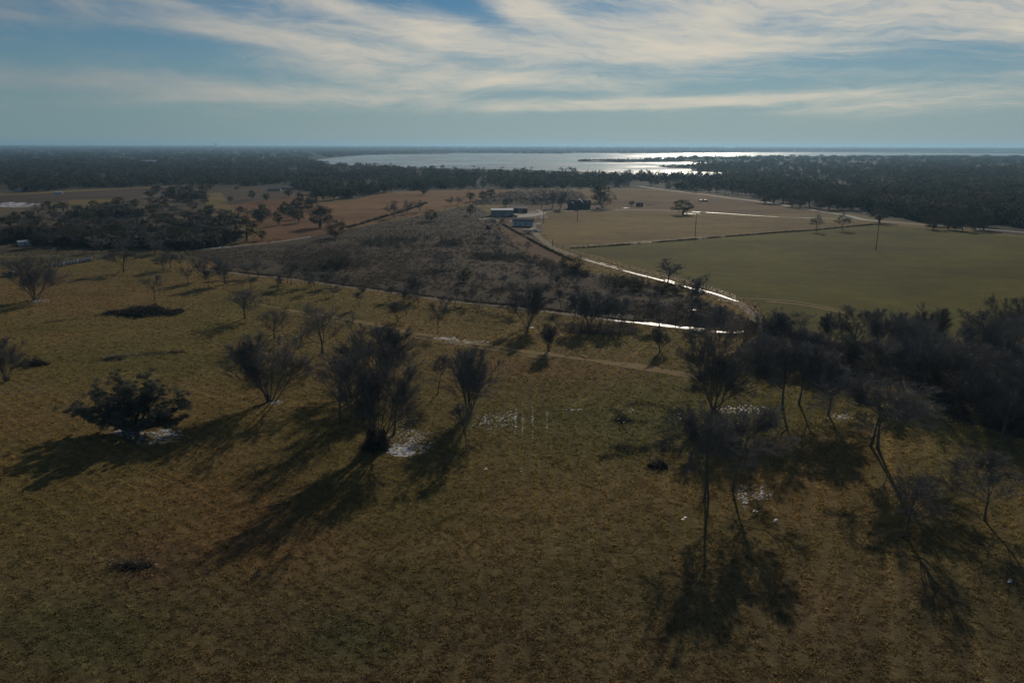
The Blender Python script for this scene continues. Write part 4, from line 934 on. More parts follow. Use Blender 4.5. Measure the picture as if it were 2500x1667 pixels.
# ------------------------------------------------------------------ remains of snow
def snow(label, items, name='snow_patch'):
    """items: (cx, cy, rx, ry, n, size)"""
    Vs, Fs, k = [], [], 0
    for cx, cy, rx, ry, n, sz in items:
        if name == 'snow_patch': n = int(n * 2.0); sz = sz * .62
        r = rgs.uniform(0, 1, n) ** .75 * 1.08 ; a = rgs.uniform(0, 2 * PI, n)
        X, Y, Z_ = at(cx + rx * r * np.cos(a), cy + ry * r * np.sin(a))
        ns = 9
        for x, y, z in zip(X, Y, Z_):
            L = sz * rgs.uniform(.35, 1.4); Wd = L * rgs.uniform(.25, .7); th = rgs.uniform(-.6, .9)
            q = np.arange(ns) * 2 * PI / ns; rr = rgs.uniform(.55, 1.1, ns)
            u_ = np.cos(q) * rr * L; v_ = np.sin(q) * rr * Wd
            gx = x + u_ * math.cos(th) - v_ * math.sin(th); gy = y + u_ * math.sin(th) + v_ * math.cos(th)
            ring = np.stack([gx, gy, hgt(gx, gy) + .03], -1)
            ring2 = np.stack([x + (gx - x) * .6, y + (gy - y) * .6, hgt(gx, gy) + .04 + .03 * L], -1)
            Vs += [ring, ring2]
            f = np.arange(ns); g = (f + 1) % ns
            Fs.append(np.stack([k + f, k + g, k + ns + g, k + ns + f], -1))
            Fs.append(np.array([[k + ns, k + ns + 1, k + ns + 2, k + ns + 3], [k + ns, k + ns + 3, k + ns + 4, k + ns + 5], [k + ns, k + ns + 5, k + ns + 6, k + ns + 7], [k + ns, k + ns + 7, k + ns + 8, k + ns + 8]][:3] + [[k + ns, k + ns + 7, k + ns + 8, k + ns]][:0]))
            k += 2 * ns
    return tag(link(name, mesh_np(name, np.concatenate(Vs), np.concatenate(Fs), M_SNOW)), label, 'snow', None, 'stuff')
snow('bright patch of old snow at the foot of the ivy-clad tree', [(978, 1100, 33, 15, 170, .42), (1000, 1080, 62, 30, 170, .32), (1030, 1060, 70, 35, 70, .2), (985, 1040, 30, 30, 60, .2)])
snow('snow lying under the big spreading oak', [(405, 1060, 38, 13, 130, .42), (345, 1058, 60, 14, 80, .45), (290, 1052, 50, 8, 50, .35), (380, 1078, 50, 8, 40, .3)])
snow('snow at the right foot of the large vase-shaped tree', [(672, 982, 16, 6, 28, .4), (690, 995, 30, 16, 18, .15)])
snow('snow left in short rows of stubble in the pasture', [(1225, 1022, 45, 20, 90, .26), (1258, 1030, 3, 36, 34, .24), (1276, 1032, 3, 38, 34, .24), (1300, 1030, 3, 38, 28, .22), (1335, 1025, 3, 25, 16, .2), (1180, 1030, 30, 20, 30, .28)])
snow('snow beside the tall bundle of curved trunks', [(1810, 1000, 64, 11, 80, .3), (1850, 1008, 14, 14, 30, .25), (1775, 1006, 20, 8, 25, .2)])
snow('snow beside the smaller tree with the bent trunk', [(2050, 1017, 32, 9, 60, .26)])
snow('snow streaks right of the two long-trunked trees', [(1835, 1205, 50, 18, 90, .2), (1822, 1222, 8, 20, 40, .22), (1860, 1200, 5, 16, 26, .2), (1800, 1190, 12, 8, 14, .15)])
snow('snow on the worn pasture trail', [(1090, 827, 30, 4, 34, .6), (1140, 836, 50, 5, 40, .5)])
snow('snow at the foot of the bushy tree at far left', [(95, 735, 28, 3.5, 40, .6)])
snow('snow at the lower edge of the long thicket', [(392, 764, 26, 3.5, 40, .6), (300, 768, 40, 4, 24, .35)])
snow('snow scattered in the thicket on the right', [(2420, 1018, 110, 12, 70, .3), (2300, 995, 40, 10, 40, .25), (2230, 858, 80, 6, 34, .3), (2120, 912, 50, 5, 22, .3), (1885, 928, 22, 8, 34, .28), (2460, 990, 50, 20, 24, .2)])
snow('snow under the dense clump on the lane', [(1470, 806, 20, 8, 44, .3), (1520, 806, 40, 10, 40, .25), (1420, 800, 20, 5, 16, .3), (1337, 862, 12, 3, 12, .35), (1297, 800, 6, 2, 8, .4)])
snow('snow flecks in the grass at left edge', [(45, 950, 55, 16, 60, .18)])
snow('snow among the rubble line in the upper pasture', [(275, 874, 22, 7, 30, .3), (330, 864, 70, 8, 34, .25), (405, 860, 20, 5, 10, .2)])
snow('snow flecks on the dark rubbish patch', [(320, 1375, 60, 16, 26, .17)])
snow('snow spot by the dark-trunked tree inside the track bend', [(1693, 756, 6, 2.2, 16, .5)])
snow('snow along the drive and barn yard', [(1320, 529, 16, 4, 24, 1.0), (1216, 538, 5, 1.2, 8, 1.1), (1315, 546, 8, 2.5, 14, .8), (1530, 508, 10, 1.2, 12, 1.2), (1245, 540, 6, 1, 7, .8)])
snow('snow under the round evergreen on the drive', [(1690, 522, 20, 1.6, 30, 1.2)])
snow('snow scattered along the lower wood strip', [(270, 596, 40, 3, 20, .9), (520, 604, 50, 3, 44, .8), (130, 606, 20, 2, 12, .9), (420, 548, 14, 1.2, 14, 1.4), (500, 550, 22, 1.2, 14, 1.4), (270, 558, 24, 1.2, 16, 1.4), (45, 578, 40, 1.6, 18, 1.3), (190, 636, 12, 1, 8, .7), (250, 625, 20, 2, 12, .7)])
snow('snow spots along the wet farm track', [(1775, 731, 22, 4, 26, .35), (1850, 792, 14, 8, 34, .35), (1730, 716, 20, 3, 20, .4)])
snow('snow flecks on the middle rubble of the pasture', [(1400, 1000, 20, 3, 12, .25), (1545, 1000, 30, 14, 18, .2), (1660, 1022, 12, 12, 16, .25), (1790, 1040, 30, 16, 20, .22), (1520, 1028, 14, 6, 8, .3)])
snow('bright stones in the lower pasture', [(1187, 1143, 5, 3, 4, .3), (1275, 1145, 5, 6, 4, .25), (1893, 1271, 4, 3, 3, .3), (1672, 1265, 6, 4, 5, .25), (1845, 1247, 5, 3, 4, .25), (2465, 1420, 8, 5, 5, .2), (780, 1062, 2, 5, 5, .25)], 'pale_stones')
snow('snow specks in the scrub', [(900, 608, 40, 5, 24, .6), (950, 612, 60, 4, 14, .5), (1000, 560, 100, 20, 10, .3), (1480, 676, 60, 6, 14, .35), (1655, 700, 4, 10, 8, .35)])
snow('pale frosty strip of field at the left edge', [(40, 500, 55, 6, 200, 2.4)], 'frosted_field')

# ------------------------------------------------------------------ the big oak in the left foreground
def big_oak():
    rng = np.random.default_rng(5)
    loc = at1(322, 1053); dist = math.sqrt(loc[0] ** 2 + loc[1] ** 2 + (H - loc[2]) ** 2); s = dist / FPX   # metres per photo pixel here
    root = empty('oak_tree', (loc[0], loc[1], loc[2] - .1), 0.0)
    L = [ # limb ends: right offset, depth, height, in photo pixels
        (-118, 10, 88), (-95, -40, 100), (-85, 30, 120), (-62, 0, 150), (-40, 40, 168), (-30, -30, 120), (-5, 20, 150), (25, -25, 165), (38, 20, 178), (52, 0, 150), (88, -30, 100), (108, 20, 84), (112, -10, 60), (95, 35, 110), (70, -40, 70), (20, 60, 110), (-60, 60, 90), (10, -60, 90), (-100, 20, 60), (100, -30, 45), (60, 30, 128), (-15, 5, 105)]
    tr = []; tips = []
    for k, (a, b, c) in enumerate(L):
        e = np.array([a * 1.05, b * 1.1, c * .66]) * s
        n = 9; t = np.linspace(0, 1, n)[:, None]
        st = np.array([(k % 3 - 1) * .5, (k % 2) * .3, 0])
        mid = np.array([e[0] * .42, e[1] * .42, e[2] * (.42 if abs(a) > 60 else .6)]) + rng.normal(0, .35, 3)
        P = (1 - t) ** 2 * st + 2 * t * (1 - t) * mid + t ** 2 * e + rng.normal(0, .07, (n, 3)) * t
        tr.append(tubes(P[None], (np.linspace(.26, .05, n) * rng.uniform(.8, 1.1))[None], 7))
        for q in (0.5, .62, .74, .84, .92, 1.0):
            i = int(q * (n - 1)); tips += [P[i] + rng.normal(0, .55, 3) * np.array([1.2, 1.2, .7]) for _ in range(6)]
            dd = nrm(rng.normal(0, 1, (4, 3)) + np.array([0, 0, .3])); pts, _ = polylines(np.repeat(P[i][None], 4, 0), dd, np.full(4, 1.4), 4, .2, .05, rng)
            tr.append(tubes(pts, np.full(4, .035)[:, None] * np.linspace(1, .4, 4)[None], 4))
    tv, tf = merge(tr); link('trunk', mesh_np('trunk', tv, tf, M_BARK, smooth=True), root)
    tips = np.array(tips); tips = tips[tips[:, 2] > 1.6]
    per = 120; i = np.repeat(np.arange(len(tips)), per)
    q = nrm(rng.normal(0, 1, (len(i), 3))) * rng.uniform(0, 1, (len(i), 1)) ** .6 * np.array([1.0, 1.0, .6])
    C = tips[i] + q * rng.uniform(.35, .85, len(tips))[i][:, None]
    V, F = cards(C, rng.uniform(.11, .24, len(C)), rng)
    tone = rng.uniform(.65, 1.4, len(tips))[i][:, None]
    cc = np.repeat(np.array([[.12, .122, .09]]) * tone * rng.uniform(.8, 1.2, (len(i), 1)), 3, 0)
    link('crown', mesh_np('crown', V, F, M_LEAF, cc), root)
    tag(root, 'big low spreading live oak with leafy crown over snow, left foreground', 'tree', 'scattered evergreens')
big_oak()

# ------------------------------------------------------------------ thickets and brush heaps in the pasture
def heap(name, cx, cy, wpx, hpx, dpx, label, cat, col, n=1600, cs=.35, seed=1):
    rng = np.random.default_rng(seed)
    x, y, z = at1(cx, cy); dist = math.sqrt(x * x + y * y + (H - z) ** 2); s = dist / FPX
    W_, H_ = wpx * s, hpx * s / max(.3, math.cos(math.asin((H - z) / dist)))
    D_ = dpx * s / ((H - z) / dist)
    t = rng.uniform(-1, 1, n); prof = np.clip(1 - np.abs(t) ** 2.6, 0, 1) * np.clip(1.9 * fbm(t * 5 + seed, t * 0, 4, seed) - .25, .12, 1.3)
    q = rng.uniform(-1, 1, n); zz2 = rng.uniform(0, 1, n) * prof * np.sqrt(np.clip(1 - q ** 2, 0, 1)) * H_
    kp = fbm(t * 7 + seed, q * 2.5, 3, seed + 5) > rng.uniform(.25, .62, n); t, q, prof, zz2 = t[kp], q[kp], prof[kp], zz2[kp]; n = len(t)
    C = np.stack([t * W_ / 2, q * D_ / 2 * (.35 + .65 * fbm(t * 3 + 9 * seed, t * 0 + np.sign(q) * 3, 3, seed)) * (.5 + .5 * prof) + rng.normal(0, .25, n), zz2], -1)
    V, F = cards(C, cs * rng.uniform(.5, 1.5, n), rng)
    V = [(V, F)]
    m = n // 6; j = rng.integers(0, n, m)
    pts, _ = polylines(C[j], nrm(rng.normal(0, 1, (m, 3)) + [0, 0, .5]), rng.uniform(.5, 1.3, m), 3, .2, 0, rng)
    tv, tf = tubes(pts, np.full((m, 3), .025), 3)
    o = empty(name, (x, y, z - .03), 0)
    cc = np.repeat(np.array([col]) * rng.uniform(.7, 1.4, (n, 1)), 3, 0)
    link('foliage', mesh_np('foliage', V[0][0], V[0][1], M_SCRUB, cc), o)
    link('branches', mesh_np('branches', tv, tf, M_BARK), o)
    return tag(o, label, cat)
heap('thicket', 352, 764, 168, 20, 24, 'long dark bramble thicket lying across the upper left pasture', 'thicket', (.06, .055, .045), 9000, .38, 2)
heap('brush_heap', 84, 890, 58, 16, 8, 'dark heap of brush beside the tree at the left edge', 'brush heap', (.04, .04, .036), 1500, .3, 3)
heap('brush_heap', 1605, 1137, 48, 13, 12, 'dark heap of logs and branches in the right middle pasture', 'brush heap', (.035, .032, .028), 900, .22, 4)
heap('brush_heap', 318, 1382, 84, 5, 16, 'flattened dark patch of rubbish in the lower left pasture', 'brush heap', (.05, .042, .034), 1600, .18, 5)
heap('brush_heap', 1705, 948, 34, 10, 8, 'small rubble heap left of the bundle of trunks', 'brush heap', (.07, .065, .055), 500, .2, 6)
heap('brush_heap', 1785, 944, 34, 9, 8, 'small rubble heap right of the bundle of trunks', 'brush heap', (.07, .065, .055), 500, .2, 7)
heap('brush_heap', 1520, 1026, 40, 8, 12, 'low rubble heap in the dark green patch', 'brush heap', (.06, .055, .045), 500, .22, 8)
heap('brush_heap', 278, 877, 46, 7, 8, 'low rubble with snow in the upper left pasture', 'brush heap', (.06, .055, .05), 500, .22, 9)
heap('brush_heap', 628, 1403, 20, 10, 6, 'tiny dry stump with twigs in the lower left pasture', 'stump', (.06, .045, .035), 120, .12, 10)
heap('ivy_growth', 918, 1092, 62, 58, 30, 'dark ivy and briars smothering the trunks of the central clump', 'ivy', (.03, .032, .026), 7000, .2, 11)
heap('brush_heap', 1570, 1095, 170, 4, 26, 'dark trampled weeds in the green patch of the pasture', 'weeds', (.05, .052, .032), 2200, .14, 12)

# ------------------------------------------------------------------ buildings
M_TIN = simple('pale_tin_roof', (0.70, 0.68, 0.65), .34, .6, .1, 2.0, .5)
M_WALLTAN = simple('tan_metal_siding', (0.30, 0.27, 0.21), .7, 0, .15, 1.5)
M_WHITE = simple('white_siding', (0.60, 0.60, 0.58), .7, 0, .12, 1.5)
M_GREYROOF = simple('grey_shingles', (0.20, 0.20, 0.19), .85, 0, .2, 2.0)
M_DARKROOF = simple('dark_shingles', (0.05, 0.055, 0.065), .55, 0, .3, 2.0, .4)
M_DARKWALL = simple('dark_brick_wall', (0.07, 0.06, 0.055), .85, 0, .3, 2.5)
M_WOODW = simple('weathered_boards', (0.11, 0.085, 0.065), .9, 0, .3, 2.5)
M_GLASS = simple('window_glass', (0.03, 0.04, 0.05), .08, 0, .1, 1.0, .6)
M_DOOR = simple('painted_door', (0.35, 0.34, 0.32), .6, 0, .1, 1.0)
M_BLACK = simple('black_rubber', (0.02, 0.02, 0.02), .8, 0, .2, 3.0)
M_CARW = simple('white_car_paint', (0.7, 0.7, 0.7), .25, 0, .05, 1.0, .6)
M_CARD = simple('dark_car_paint', (0.04, 0.045, 0.05), .25, 0, .1, 1.0, .6)
M_RUST = simple('rusty_metal', (0.10, 0.06, 0.04), .8, .2, .4, 3.0)
M_POLE = simple('weathered_pole_wood', (0.14, 0.10, 0.075), .9, 0, .3, 4.0)
M_STEEL = simple('galvanised_steel', (0.35, 0.36, 0.37), .5, .6, .2, 3.0)
M_BALE = simple('wrapped_hay', (0.30, 0.30, 0.27), .7, 0, .3, 2.0)
M_HAY = simple('old_hay', (0.14, 0.10, 0.06), .95, 0, .3, 2.0, .1, .4)
M_SMOKE = simple('white_smoke', (0.85, 0.85, 0.85), 1.0, 0, .05, .05, 0)

def building(name, cx, base, w, d, hw, hr, label, cat='building', rz=0.0, wall=None, roof=None, ridge='x', doors=(), windows=(), over=.35, trim=None, chimney=None, group=None):
    x, y, z = at1(cx, base)
    az_ = math.atan2(x, y)
    root = empty(name, (x, y + d / 2, z - .1), -az_ + R(rz))
    MB().box((0, 0, hw / 2), (w, d, hw)).build('wall', wall, root)
    t = .14
    m = MB()
    if ridge == 'x':
        a, b = w / 2 + over, d / 2 + over; e = hr * over / (d / 2)
        pr = [(-b, hw - e), (0, hw + hr), (b, hw - e), (b, hw - e + t), (0, hw + hr + t), (-b, hw - e + t)]
        pts = [(-a, p, q + .02) for p, q in pr] + [(a, p, q + .02) for p, q in pr]
    else:
        a, b = d / 2 + over, w / 2 + over; e = hr * over / (w / 2)
        pr = [(-b, hw - e), (0, hw + hr), (b, hw - e), (b, hw - e + t), (0, hw + hr + t), (-b, hw - e + t)]
        pts = [(p, -a, q + .02) for p, q in pr] + [(p, a, q + .02) for p, q in pr]
    f = [(0, 1, 4, 5), (1, 2, 3, 4), (6, 11, 10, 7), (7, 10, 9, 8), (0, 6, 7, 1), (1, 7, 8, 2), (5, 4, 10, 11), (4, 3, 9, 10), (0, 5, 11, 6), (2, 8, 9, 3)]
    rf = m.poly(pts, f).build('roof', roof, root)
    g = MB()
    if ridge == 'x':
        for s in (-1, 1): g.poly([(s * w / 2, -d / 2, hw), (s * w / 2, d / 2, hw), (s * w / 2, 0, hw + hr)], [(0, 1, 2)])
    else:
        for s in (-1, 1): g.poly([(-w / 2, s * d / 2, hw), (w / 2, s * d / 2, hw), (0, s * d / 2, hw + hr)], [(0, 1, 2)])
    g.build('gable', wall, root)
    for (u_, ww_, hh_) in doors: 
        dr = MB().box((u_, -d / 2 - .03, hh_ / 2 + .05), (ww_, .06, hh_)).build('door', M_DOOR, root)
        MB().box((u_ + ww_ * .38, -d / 2 - .09, hh_ * .48), (.08, .05, .2)).build('handle', M_STEEL, dr)
    for (u_, v_, ww_, hh_) in windows:
        fr = MB()
        for (c, s_) in (((u_, v_ + hh_ / 2), (ww_ + .16, .08)), ((u_, v_ - hh_ / 2), (ww_ + .16, .08)), ((u_ - ww_ / 2, v_), (.08, hh_ - .08)), ((u_ + ww_ / 2, v_), (.08, hh_ - .08))):
            fr.box((c[0], -d / 2 - .04, c[1]), (s_[0], .08, s_[1]))
        wn = fr.build('window', trim or M_WHITE, root)
        MB().box((u_, -d / 2 - .012, v_), (ww_ - .08, .02, hh_ - .08)).build('pane', M_GLASS, wn)
    if chimney:
        MB().box((chimney[0], chimney[1], hw + hr * .8), (.8, .8, 1.8)).build('chimney', M_DARKWALL, rf)
    tag(root, label, cat, group)
    return root
building('metal_barn', 1225, 528.5, 14.5, 9, 4.2, .82, 'tan metal barn with shining pale roof beside the gravel yard', 'barn', 4, M_WALLTAN, M_TIN, 'x', [(-4, 1.0, 2.1), (3.5, 3.2, 3.0)], [(-1.2, 2.0, .9, .7)])
building('open_shed', 1271, 519.5, 10, 8, 3.0, 1.2, 'dark low shed joined behind the right end of the barn', 'shed', -4, M_DARKWALL, M_DARKROOF, 'x', [(0, 3.0, 2.4)], [])
b = building('mobile_home', 1278, 553.5, 11.8, 5.2, 3.0, 1.1, 'white mobile home with grey roof in front of the barn', 'house', -10, M_WHITE, M_GREYROOF, 'x', [(-1.5, 1.0, 2.0)], [(-4, 1.7, 1.1, .9), (2.0, 1.7, 1.3, .9), (4.4, 1.7, .9, .8)])
MB().box((0, -2.63, .28), (11.8, .05, .5)).build('skirting', M_GREYROOF, b)
for q in (-1.2, 1.0): MB().cyl((q, 0.3, 3.7), (q, .3, 4.7), .12).build('vent_pipe', M_STEEL, b)
b = building('farmhouse', 1415, 510.5, 17, 10, 3.2, 2.9, 'dark roofed farmhouse with several gables between trees', 'house', 0, M_DARKWALL, M_DARKROOF, 'x', [(0.5, 1.1, 2.1)], [(-6, 1.8, 1.4, 1.2), (-3, 1.8, 1.2, 1.2), (4, 1.8, 1.4, 1.2), (6.6, 1.8, 1.0, 1.2)], chimney=(5.2, .5))
def wing(parent, ox, oy, w, d, hw, hr):
    MB().box((ox, oy, hw / 2), (w, d, hw)).poly([(ox - w / 2, oy - d / 2 - .004, hw), (ox + w / 2, oy - d / 2 - .004, hw), (ox, oy - d / 2 - .004, hw + hr)], [(0, 1, 2)]).build('gabled_wing', M_DARKWALL, parent)
    b_ = w / 2 + .3; a1, a2 = oy - d / 2 - .3, oy + d / 2; t = .14; e = hr * .3 / (w / 2)
    pr = [(-b_, hw - e), (0, hw + hr), (b_, hw - e), (b_, hw - e + t), (0, hw + hr + t), (-b_, hw - e + t)]
    pts = [(ox + p, a1, q + .03) for p, q in pr] + [(ox + p, a2, q + .03) for p, q in pr]
    MB().poly(pts, [(0, 1, 4, 5), (1, 2, 3, 4), (6, 11, 10, 7), (7, 10, 9, 8), (0, 6, 7, 1), (1, 7, 8, 2), (5, 4, 10, 11), (4, 3, 9, 10), (0, 5, 11, 6), (2, 8, 9, 3)]).build('wing_roof', M_DARKROOF, parent)
wing(b, -5.5, -3.2, 5.5, 5.5, 3.0, 2.2); wing(b, 0.3, -1.5, 5.0, 8.6, 4.9, 2.3); wing(b, 6.0, -2.6, 4.4, 7, 3.3, 2.6)
building('field_shed', 1562, 504.5, 5.0, 3.5, 2.1, .7, 'small brown shed beyond the farmhouse beside a small tree', 'shed', 5, M_RUST, M_RUST, 'x', [(.6, 1.2, 1.8)], [])
building('farm_outbuilding', 42, 470, 7, 6, 3.5, 1.8, 'pale house among trees at the far left edge', 'house', 12, M_WHITE, M_GREYROOF, 'y', [(0, 1, 2)], [(-2, 1.8, 1, 1), (2, 1.8, 1, 1)])
building('farm_outbuilding', 140, 474, 7, 4, 1.8, .7, 'long low pale building at the edge of the far left field', 'building', -5, M_WHITE, M_TIN, 'x', [(3, 1, 1.9)], [(-3, 1.4, 1, .8)])
for q, (cx, by, w, lb) in enumerate([(668, 467, 13, 'long pale barn at the wood edge, left of a group of three'), (690, 463, 9, 'pale barn at the wood edge, topmost of a group of three'), (706, 464, 6, 'small pale house at the wood edge, right of a group of three')]):
    building('distant_barn', cx, by, w, 6, 2.4, 1.0, lb, 'barn', -8 + 5 * q, M_WALLTAN, M_GREYROOF, 'x', [(2, 2, 2.2)], [], group='pale barns at the wood edge')
building('distant_house', 1669, 459, 6, 6, 4.5, 2.5, 'small shining house in the wood beyond the orange field', 'house', 20, M_WHITE, M_TIN, 'y', [(0, 1, 2)], [(-1.6, 1.8, 1, 1)])
building('distant_house', 1917, 436, 16, 9, 4, 2, 'pale roofed house alone in the right-hand wood', 'house', 8, M_WHITE, M_TIN, 'x', [(0, 1, 2)], [(-4, 1.8, 1.2, 1)])
building('distant_house', 362, 400, 34, 14, 6, 3, 'long pale roof in the far left wood', 'building', 5, M_WHITE, M_TIN, 'x', [(0, 4, 4)], [])
building('boat_house', 1161, 373, 26, 20, 11, 5, 'tiny white building on the far shore of the lake', 'building', 0, M_WHITE, M_TIN, 'y', [(0, 5, 6)], [(-8, 5, 3, 3)])
building('far_warehouse', 1911, 357.3, 180, 60, 9, 5, 'long white building on the horizon at the right', 'building', 0, M_WHITE, M_TIN, 'x', [(0, 12, 7)], [])
building('farm_outbuilding', 55, 600, 5, 3, 1.8, .6, 'little white shed at the end of the lower wood strip', 'shed', 10, M_WHITE, M_TIN, 'x', [(0, .9, 1.6)], [])

def vehicle(name, cx, by, L, label, cat, paint, rz, kind='car'):
    x, y, z = at1(cx, by); root = empty(name, (x, y, z), R(rz)); Wd = 1.85
    # side profile, extruded across
    if kind == 'pickup':
        prof = [(-L / 2, .45), (L / 2, .45), (L / 2, .95), (L * .22, 1.05), (L * .12, 1.7), (-L * .1, 1.75), (-L * .12, 1.1), (-L / 2, 1.1)]
    else:
        prof = [(-L / 2, .4), (L / 2, .4), (L / 2, .85), (L * .25, .98), (L * .08, 1.5), (-L * .32, 1.5), (-L * .46, 1.0), (-L / 2, .95)]
    n = len(prof)
    V_ = [(p, -Wd / 2, q) for p, q in prof] + [(p, Wd / 2, q) for p, q in prof]
    f = [tuple(range(n)), tuple(reversed(range(n, 2 * n)))] + [(i, (i + 1) % n + 0, (i + 1) % n + n, i + n)[::-1] for i in range(n)]
    MB().poly(V_, f).build('body', paint, root)
    g = MB()
    a, b_ = (L * .212, 1.08), (L * .128, 1.66)
    if kind != 'pickup': a, b_ = (L * .242, 1.0), (L * .09, 1.46)
    g.poly([(a[0] + .02, -.78, a[1]), (a[0] + .02, .78, a[1]), (b_[0] + .02, .72, b_[1]), (b_[0] + .02, -.72, b_[1])], [(0, 1, 2, 3)]).build('windscreen', M_GLASS, root)
    for s in (-1, 1):
        sw = MB().box((0 if kind == 'pickup' else -L * .12, s * (Wd / 2 + .005), 1.38 if kind == 'pickup' else 1.22), (L * .17, .012, .34)); sw.build('side_window', M_GLASS, root)
        for px_ in (-L * .31, L * .31):
            wl = MB().cyl((px_, s * (Wd / 2 - .22), .36), (px_, s * (Wd / 2 + .03), .36), .36, n=16).build('wheel', M_BLACK, root)
            MB().cyl((px_, s * (Wd / 2 + .03), .36), (px_, s * (Wd / 2 + .045), .36), .2, n=12).build('rim', M_STEEL, wl)
        MB().box((L / 2 + .02, s * .68, .74), (.05, .32, .18)).build('headlight', M_TIN, root)
    return tag(root, label, cat)
vehicle('pickup_truck', 1254, 530, 5.2, 'dark pickup truck at the right corner of the barn', 'truck', M_CARD, 160, 'pickup')
vehicle('parked_car', 1460, 509.5, 4.5, 'white car parked at the right end of the farmhouse', 'car', M_CARW, -80)
vehicle('parked_car', 1310, 566, 4.2, 'small pale car in front of the trailer by the track', 'car', M_CARW, -60)
vehicle('pickup_truck', 30, 673, 5.4, 'dark truck beside the bales at the far left', 'truck', M_CARD, 8, 'pickup')
vehicle('parked_car', 1712, 492, 4.6, 'dark car on the road behind the round evergreen, left of two', 'car', M_CARD, 4)
vehicle('parked_car', 1723, 492, 4.6, 'dark car on the road behind the round evergreen, right of two', 'car', M_CARD, 4)
# stock trailer by the mobile home
x, y, z = at1(1289, 569.5); t = empty('stock_trailer', (x, y, z), R(-8))
MB().box((0, 0, .75), (5.6, 2.1, .18)).build('deck', M_RUST, t)
mm = MB()
for i in range(8): mm.box((-2.7 + i * .77, -1.02, 1.35), (.09, .06, 1.02)).box((-2.7 + i * .77, 1.02, 1.35), (.09, .06, 1.02))
for zq in (1.1, 1.5, 1.9): mm.box((0, -1.06, zq), (5.5, .02, .12)).box((0, 1.06, zq), (5.5, .02, .12))
mm.build('side_rails', M_RUST, t); MB().box((0, 0, 2.0), (5.5, 2.0, .08)).build('roof', M_DARKROOF, t)
MB().cyl((2.8, 0, .7), (4.0, 0, .6), .06).build('tow_bar', M_RUST, t)
for s in (-1, 1):
    for q in (-.5, .5): MB().cyl((q, s * .8, .35), (q, s * 1.08, .35), .35, n=14).build('wheel', M_BLACK, t)
tag(t, 'rusty stock trailer parked in front of the mobile home', 'trailer')
# water trough / panel by the shed
x, y, z = at1(1588, 503.5); t = empty('cattle_panel', (x, y, z), R(3))
for i in range(5): MB().box((-2.4 + i * 1.2, 0, .7), (.08, .08, 1.4)).build('post', M_RUST, t)
MB().box((0, 0, .45), (5.0, .03, .08)).box((0, 0, .85), (5.0, .03, .08)).box((0, 0, 1.25), (5.0, .03, .08)).build('rails', M_RUST, t)
tag(t, 'rusty cattle panel right of the small brown shed', 'cattle panel')

# row of wrapped bales
def bale_mesh(mat):
    m = MB(); n = 20; prof = [(-.72, .0), (-.75, .62), (-.66, .76), (.66, .76), (.75, .62), (.72, .0)]
    for (a, r) in prof:
        for i in range(n):
            t_ = 2 * PI * i / n; m.v.append((r * math.cos(t_), a, .76 + r * math.sin(t_)))
    for k in range(len(prof) - 1):
        for i in range(n): j = (i + 1) % n; m.f.append((k * n + i, (k + 1) * n + i, (k + 1) * n + j, k * n + j))
    me = bpy.data.meshes.new('hay_bale'); me.from_pydata(m.v, [], m.f); me.materials.append(mat); me.update(); return me
BM, BH = bale_mesh(M_BALE), bale_mesh(M_HAY)
for i in range(11):
    px_ = 136 + i * 8.4; x, y, z = at1(px_, 652.5 - i * 1.55)
    o = link('hay_bale', BM); o.location = (x, y, z); o.rotation_euler = (0, 0, R(75 + rt.uniform(-14, 14))); s_ = rt.uniform(.92, 1.05); o.scale = (s_, s_, s_)
    tag(o, 'pale wrapped round bale in the row right of the far left tree', 'hay bale', 'row of round bales')

# utility poles
def pole(cx, by, top, label, arm=True, can=False):
    x, y, z = at1(cx, by); h, _ = height_for(cx, by, top)
    root = empty('utility_pole', (x, y, z - .05), R(rt.uniform(-20, 20)))
    MB().cyl((0, 0, 0), (0, 0, h), .19, .12, 10).build('pole', M_POLE, root)
    if arm:
        MB().box((0, -.16, h - .55), (2.2, .1, .12)).build('crossarm', M_POLE, root)
        for q in (-.95, 0.35, .95): MB().cyl((q, -.16, h - .49), (q, -.16, h - .26), .05).build('insulator', M_STEEL, root)
    if can: MB().cyl((.32, -.1, h - 1.9), (.32, -.1, h - 1.0), .24, n=12).build('transformer', M_STEEL, root)
    return tag(root, label, 'utility pole', 'wooden utility poles')
pole(1327, 546, 513, 'wooden pole by the farm yard, leftmost of the poles in front of the farm')
pole(1410, 540.5, 508, 'wooden pole with transformer in front of the farmhouse', True, True)
pole(1697, 577, 520, 'tall wooden pole below the round evergreen, near the field fence')
pole(2138, 611, 545, 'tall wooden pole standing alone in the green field')
pole(1322, 508, 484, 'short pole behind the farm yard, farthest from the camera')
pole(1349, 602, 584, 'short gate post where track and field fence meet', False)
pole(900, 700, 686, 'thin marker post on the lane right of the small cedar', False)

# fences
def fence(pts, sp, h, label, mat=M_POLE):
    L = px_line(pts, 1.0); L = L[::max(1, int(sp))][:100]
    x0, y0 = L[0]; z0 = float(hgt(x0, y0)); root = empty('fence', (x0, y0, z0))
    hz = hgt(L[:, 0], L[:, 1])
    pm = None
    for (x, y), z in zip(L, hz):
        if pm is None: 
            o = MB().cyl((0, 0, -.1), (0, 0, h), .07, .06, 6).build('post', mat, root); pm = o.data
        else: o = link('post', pm, root)
        o.location = (x - x0, y - y0, z - z0); o.rotation_euler = (rt.uniform(-.05, .05), rt.uniform(-.05, .05), 0)
    for q in (.35, .75, 1.15):
        P = np.stack([L[:, 0] - x0, L[:, 1] - y0, hz - z0 + q], -1)
        v_, f_ = tubes(P[None], np.full((1, len(P)), .012), 3); link('wire', mesh_np('wire', v_, f_, M_STEEL), root)
    return tag(root, label, 'fence')
